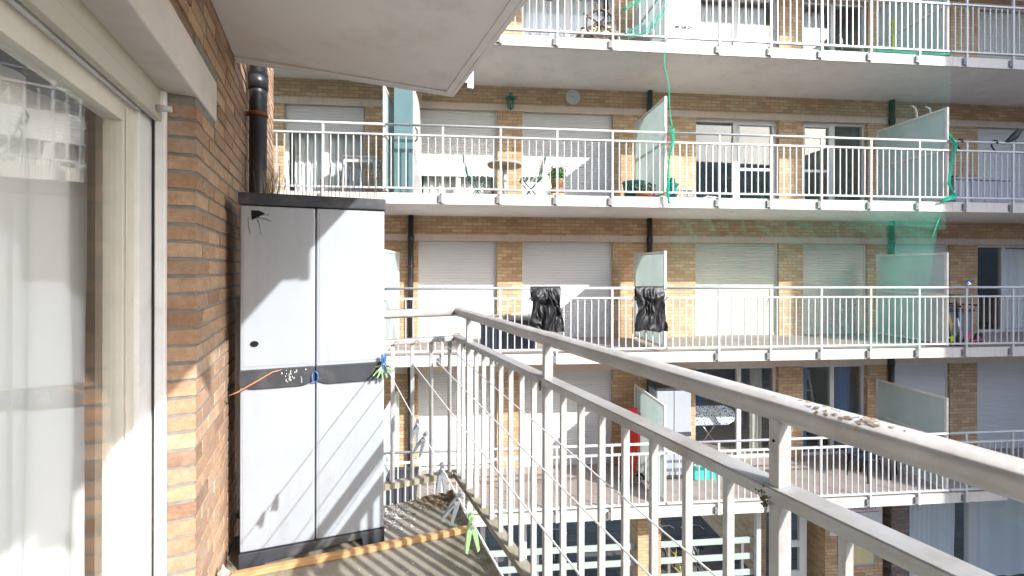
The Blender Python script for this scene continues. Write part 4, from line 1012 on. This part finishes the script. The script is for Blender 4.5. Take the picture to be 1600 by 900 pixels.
def dchair(t, d, rot, lab):
    th = thing("garden_chair", lab, "chair", FF, (t, d, -H), rot, "dark chairs on the lowest balcony")
    MB().box(-.22, .22, -.2, .2, .42, .45).build("seat", 'navy', th, bevel=.01); leg4(th, .44, .4, .42, .018, 'black')
    MB().box(-.2, .2, .19, .22, .46, .86).build("backrest", 'navy', th, bevel=.01)
dchair(5.0, .75, R(15), "dark blue chair nearest the blue curtained window"); dchair(5.5, .9, R(-60), "dark blue chair next to the right glass screen on the lowest row")
th = thing("step_ladder", "white step ladder standing behind the blue curtained window", "ladder", FF, (5.15, WD + .6, -H))
for x in (-.2, .2): MB().bar((x, 0, 0), (x * .6, .25, 1.75), .05, .03).build("rail", 'white_plastic', th)
for i in range(6):
    q = (i + .7) / 6.5; MB().box(-.18 * (1 - .4 * q), .18 * (1 - .4 * q), .25 * q - .03, .25 * q + .05, 1.75 * q, 1.75 * q + .02).build("step", 'white_plastic', th)
# ground level: sign, noticeboard, bicycles
sg = thing("wall_sign", "white sign with red lettering on the ground floor brick pillar", "sign", FF, (5.11, WD - .02, -4.54))
MB().box(0, 1.26, 0, .018, 0, .80).build("board", 'white_board', sg, bevel=.003); MB().box(.02, 1.18, -.003, -.001, .50, .515).build("underline", 'sign_red', sg)
def text(body, x, z, size, parent, mat='sign_red', nm="lettering"):
    cu = bpy.data.curves.new(nm, 'FONT'); cu.body = body; cu.size = size; cu.extrude = .001; cu.materials.append(M[mat])
    t_ = bpy.data.objects.new(nm, cu); sc.collection.objects.link(t_); bpy.context.view_layer.update()
    me = bpy.data.meshes.new_from_object(t_.evaluated_get(bpy.context.evaluated_depsgraph_get())); bpy.data.objects.remove(t_)
    o = bpy.data.objects.new(nm, me); sc.collection.objects.link(o); o.parent = parent; o.location = (x, -.004, z); o.rotation_euler = (R(90), 0, 0); return o
text("LE.M.VI KREDIET", .06, .565, .15, sg); text("7", .86, .30, .12, sg); text("*", .05, .02, .16, sg)
th = thing("notice_board", "blue grey framed notice board with yellow sheet below the white sign", "notice board", FF, (5.30, WD - .03, -5.25))
m = MB().box(0, .91, 0, .03, 0, .04).box(0, .91, 0, .03, .65, .69).box(0, .04, 0, .03, .04, .65).box(.87, .91, 0, .03, .04, .65); m.build("frame", 'blue_grey', th, bevel=.006)
MB().box(.04, .87, .01, .028, .04, .65).build("sheet", 'notice', th)
def bike(t, d, rot, mat, lab):
    th = thing("bicycle", lab, "bicycle", FF, (t, d, GZ), rot, "bicycles parked in the passage")
    for x in (-.5, .5):
        ring = [(x + .33 * math.cos(a * math.pi / 12), 0, .34 + .33 * math.sin(a * math.pi / 12)) for a in range(25)]
        W = MB().tube(ring, .018, 6).build("wheel", 'black', th); m = MB()
        for i in range(12):
            a = i * math.pi / 6; m.tube([(x, 0, .34), (x + .32 * math.cos(a), 0, .34 + .32 * math.sin(a))], .002, 4)
        m.build("spokes", 'steel', W)
    MB().tube([(-.5, 0, .34), (-.1, 0, .32), (.32, 0, .62), (-.22, 0, .66), (-.1, 0, .32)], .017, 8).tube([(-.5, 0, .34), (-.22, 0, .66), (-.27, 0, .85)], .014, 8).build("frame", mat, th)
    MB().tube([(.5, 0, .34), (.36, 0, .80), (.34, 0, 1.0)], .016, 8).build("fork", mat, th)
    MB().tube([(.22, -.28, 1.0), (.30, -.2, 1.04), (.36, 0, 1.02), (.30, .2, 1.04), (.22, .28, 1.0)], .014, 8).build("handlebar", 'steel', th)
    MB().tube([(-.42, 0, .90), (-.27, 0, .89), (-.14, 0, .90)], [.07, .05, .02], 10, flat=.5).build("saddle", 'black', th)
bike(1.9, 2.9, R(100), 'yellow', "yellow framed bicycle parked behind the white boards"); bike(2.55, 2.9, R(80), 'steel', "silver bicycle parked right of the yellow one"); bike(-.9, 3.0, R(85), 'pipe', "black bicycle parked left of the brick pillar")

# ------------------------------------------------------------ netting
def net(nm, mat, fn, nx, ny, lab):
    o = MB().grid(nx, ny, fn).build(nm, mat); place(o, FF); return tag(o, lab, "netting")
def nB(i, j):
    z = 5.9 - 5.9 * j
    tr = 6.0 if z > 4.9 else (6.0 - .25 * (4.9 - z) if z > 3.8 else (5.72 if z > 2.6 else 5.72 - .12 * (2.6 - z)))
    t = .52 + (tr - .52) * i
    return (t, -.06 - .05 * nz(t * .8, z * .8) - .10 * math.exp(-((z - 2.2) / .35) ** 2) * (.5 + .5 * math.sin(t * 1.9)), z + .05 * nz(t, 3) * (1 if j > 0 else 0))
net("bird_netting", 'net', nB, 60, 60, "pale green bird netting stretched over the right middle balconies")
net("bird_netting", 'net_dark', lambda i, j: (-7.4 + 7.85 * i, -.05 - .03 * nz(i * 7, j * 2), 5.32 - 2.5 * j), 30, 12, "dark green bird netting over the left middle balcony of the second highest row")
def fold(i, j):
    t = 2.2 + 3.6 * i; s = math.sin(math.pi * i)
    return (t, -.09 - .05 * math.sin(i * 9), 2.60 - (.05 + .50 * i * (1 - .35 * i)) * j * (1) - .03 * nz(t * 3, j * 3))
net("netting_fold", 'net', fold, 40, 8, "sagging fold of green netting below the second highest balcony edge")
def rope(pts, lab, n=7, r0=.005, spread=.02, seed=0):
    r2 = random.Random(seed); m = MB()
    for k in range(n):
        q = []
        for i, p in enumerate(pts):
            q.append(Vector(p) + Vector((r2.gauss(0, spread), r2.gauss(0, spread * .5), r2.gauss(0, spread))))
        # smooth subdivision
        s = []
        for a, b in zip(q[:-1], q[1:]):
            for u in range(4): s.append(a.lerp(b, u / 4))
        s.append(q[-1]); m.tube(s, [r0 * r2.uniform(.6, 1.5) for _ in s], 5)
    o = m.build("net_rope", 'net_rope'); place(o, FF); tag(o, lab, "rope", "bundled green net ropes")
rope([(.43, -.07, 5.35), (.41, -.07, 5.0), (.50, -.07, 4.7), (.50, -.06, 4.4), (.53, -.06, 4.15), (.56, -.06, 3.95)], "turquoise rope hanging from the top row to the middle screen", 3, .0045, .008, 1)
rope([(.55, -.06, 3.95), (.58, -.06, 3.75), (.50, -.06, 3.4), (.50, -.06, 3.1), (.47, -.06, 2.85), (.51, -.06, 2.62)], "bundled green netting tied along the middle screen's post", 9, .0045, .02, 2)
rope([(5.95, -.05, 3.98), (6.08, -.05, 3.8), (6.0, -.05, 3.5), (5.94, -.05, 3.1), (6.04, -.05, 2.84), (5.8, -.05, 2.76)], "bundled green netting tied at the right screen of the second highest row", 9, .005, .022, 3)
rope([(-.35, -.05, 5.95), (.05, -.05, 6.25), (.4, -.05, 6.4)], "green netting strands over the top railing right of the ship's wheel", 7, .004, .03, 4)
rope([(-.3, -.04, 5.55), (.1, -.04, 5.7), (.45, -.04, 6.0), (.46, -.04, 6.3)], "loose green netting strands beside the top middle screen", 9, .003, .05, 5)
rope([(4.3, -.0, 5.56), (4.7, .0, 5.54), (5.2, .0, 5.53), (6.0, .0, 5.52)], "green netting edge lying along the top slab before the lounger", 5, .0035, .012, 6)
rope([(5.70, -.1, 2.5), (5.62, -.1, 2.3), (5.50, -.1, 2.0)], "thin green netting edge hanging beside the right drain pipe", 3, .004, .01, 7)
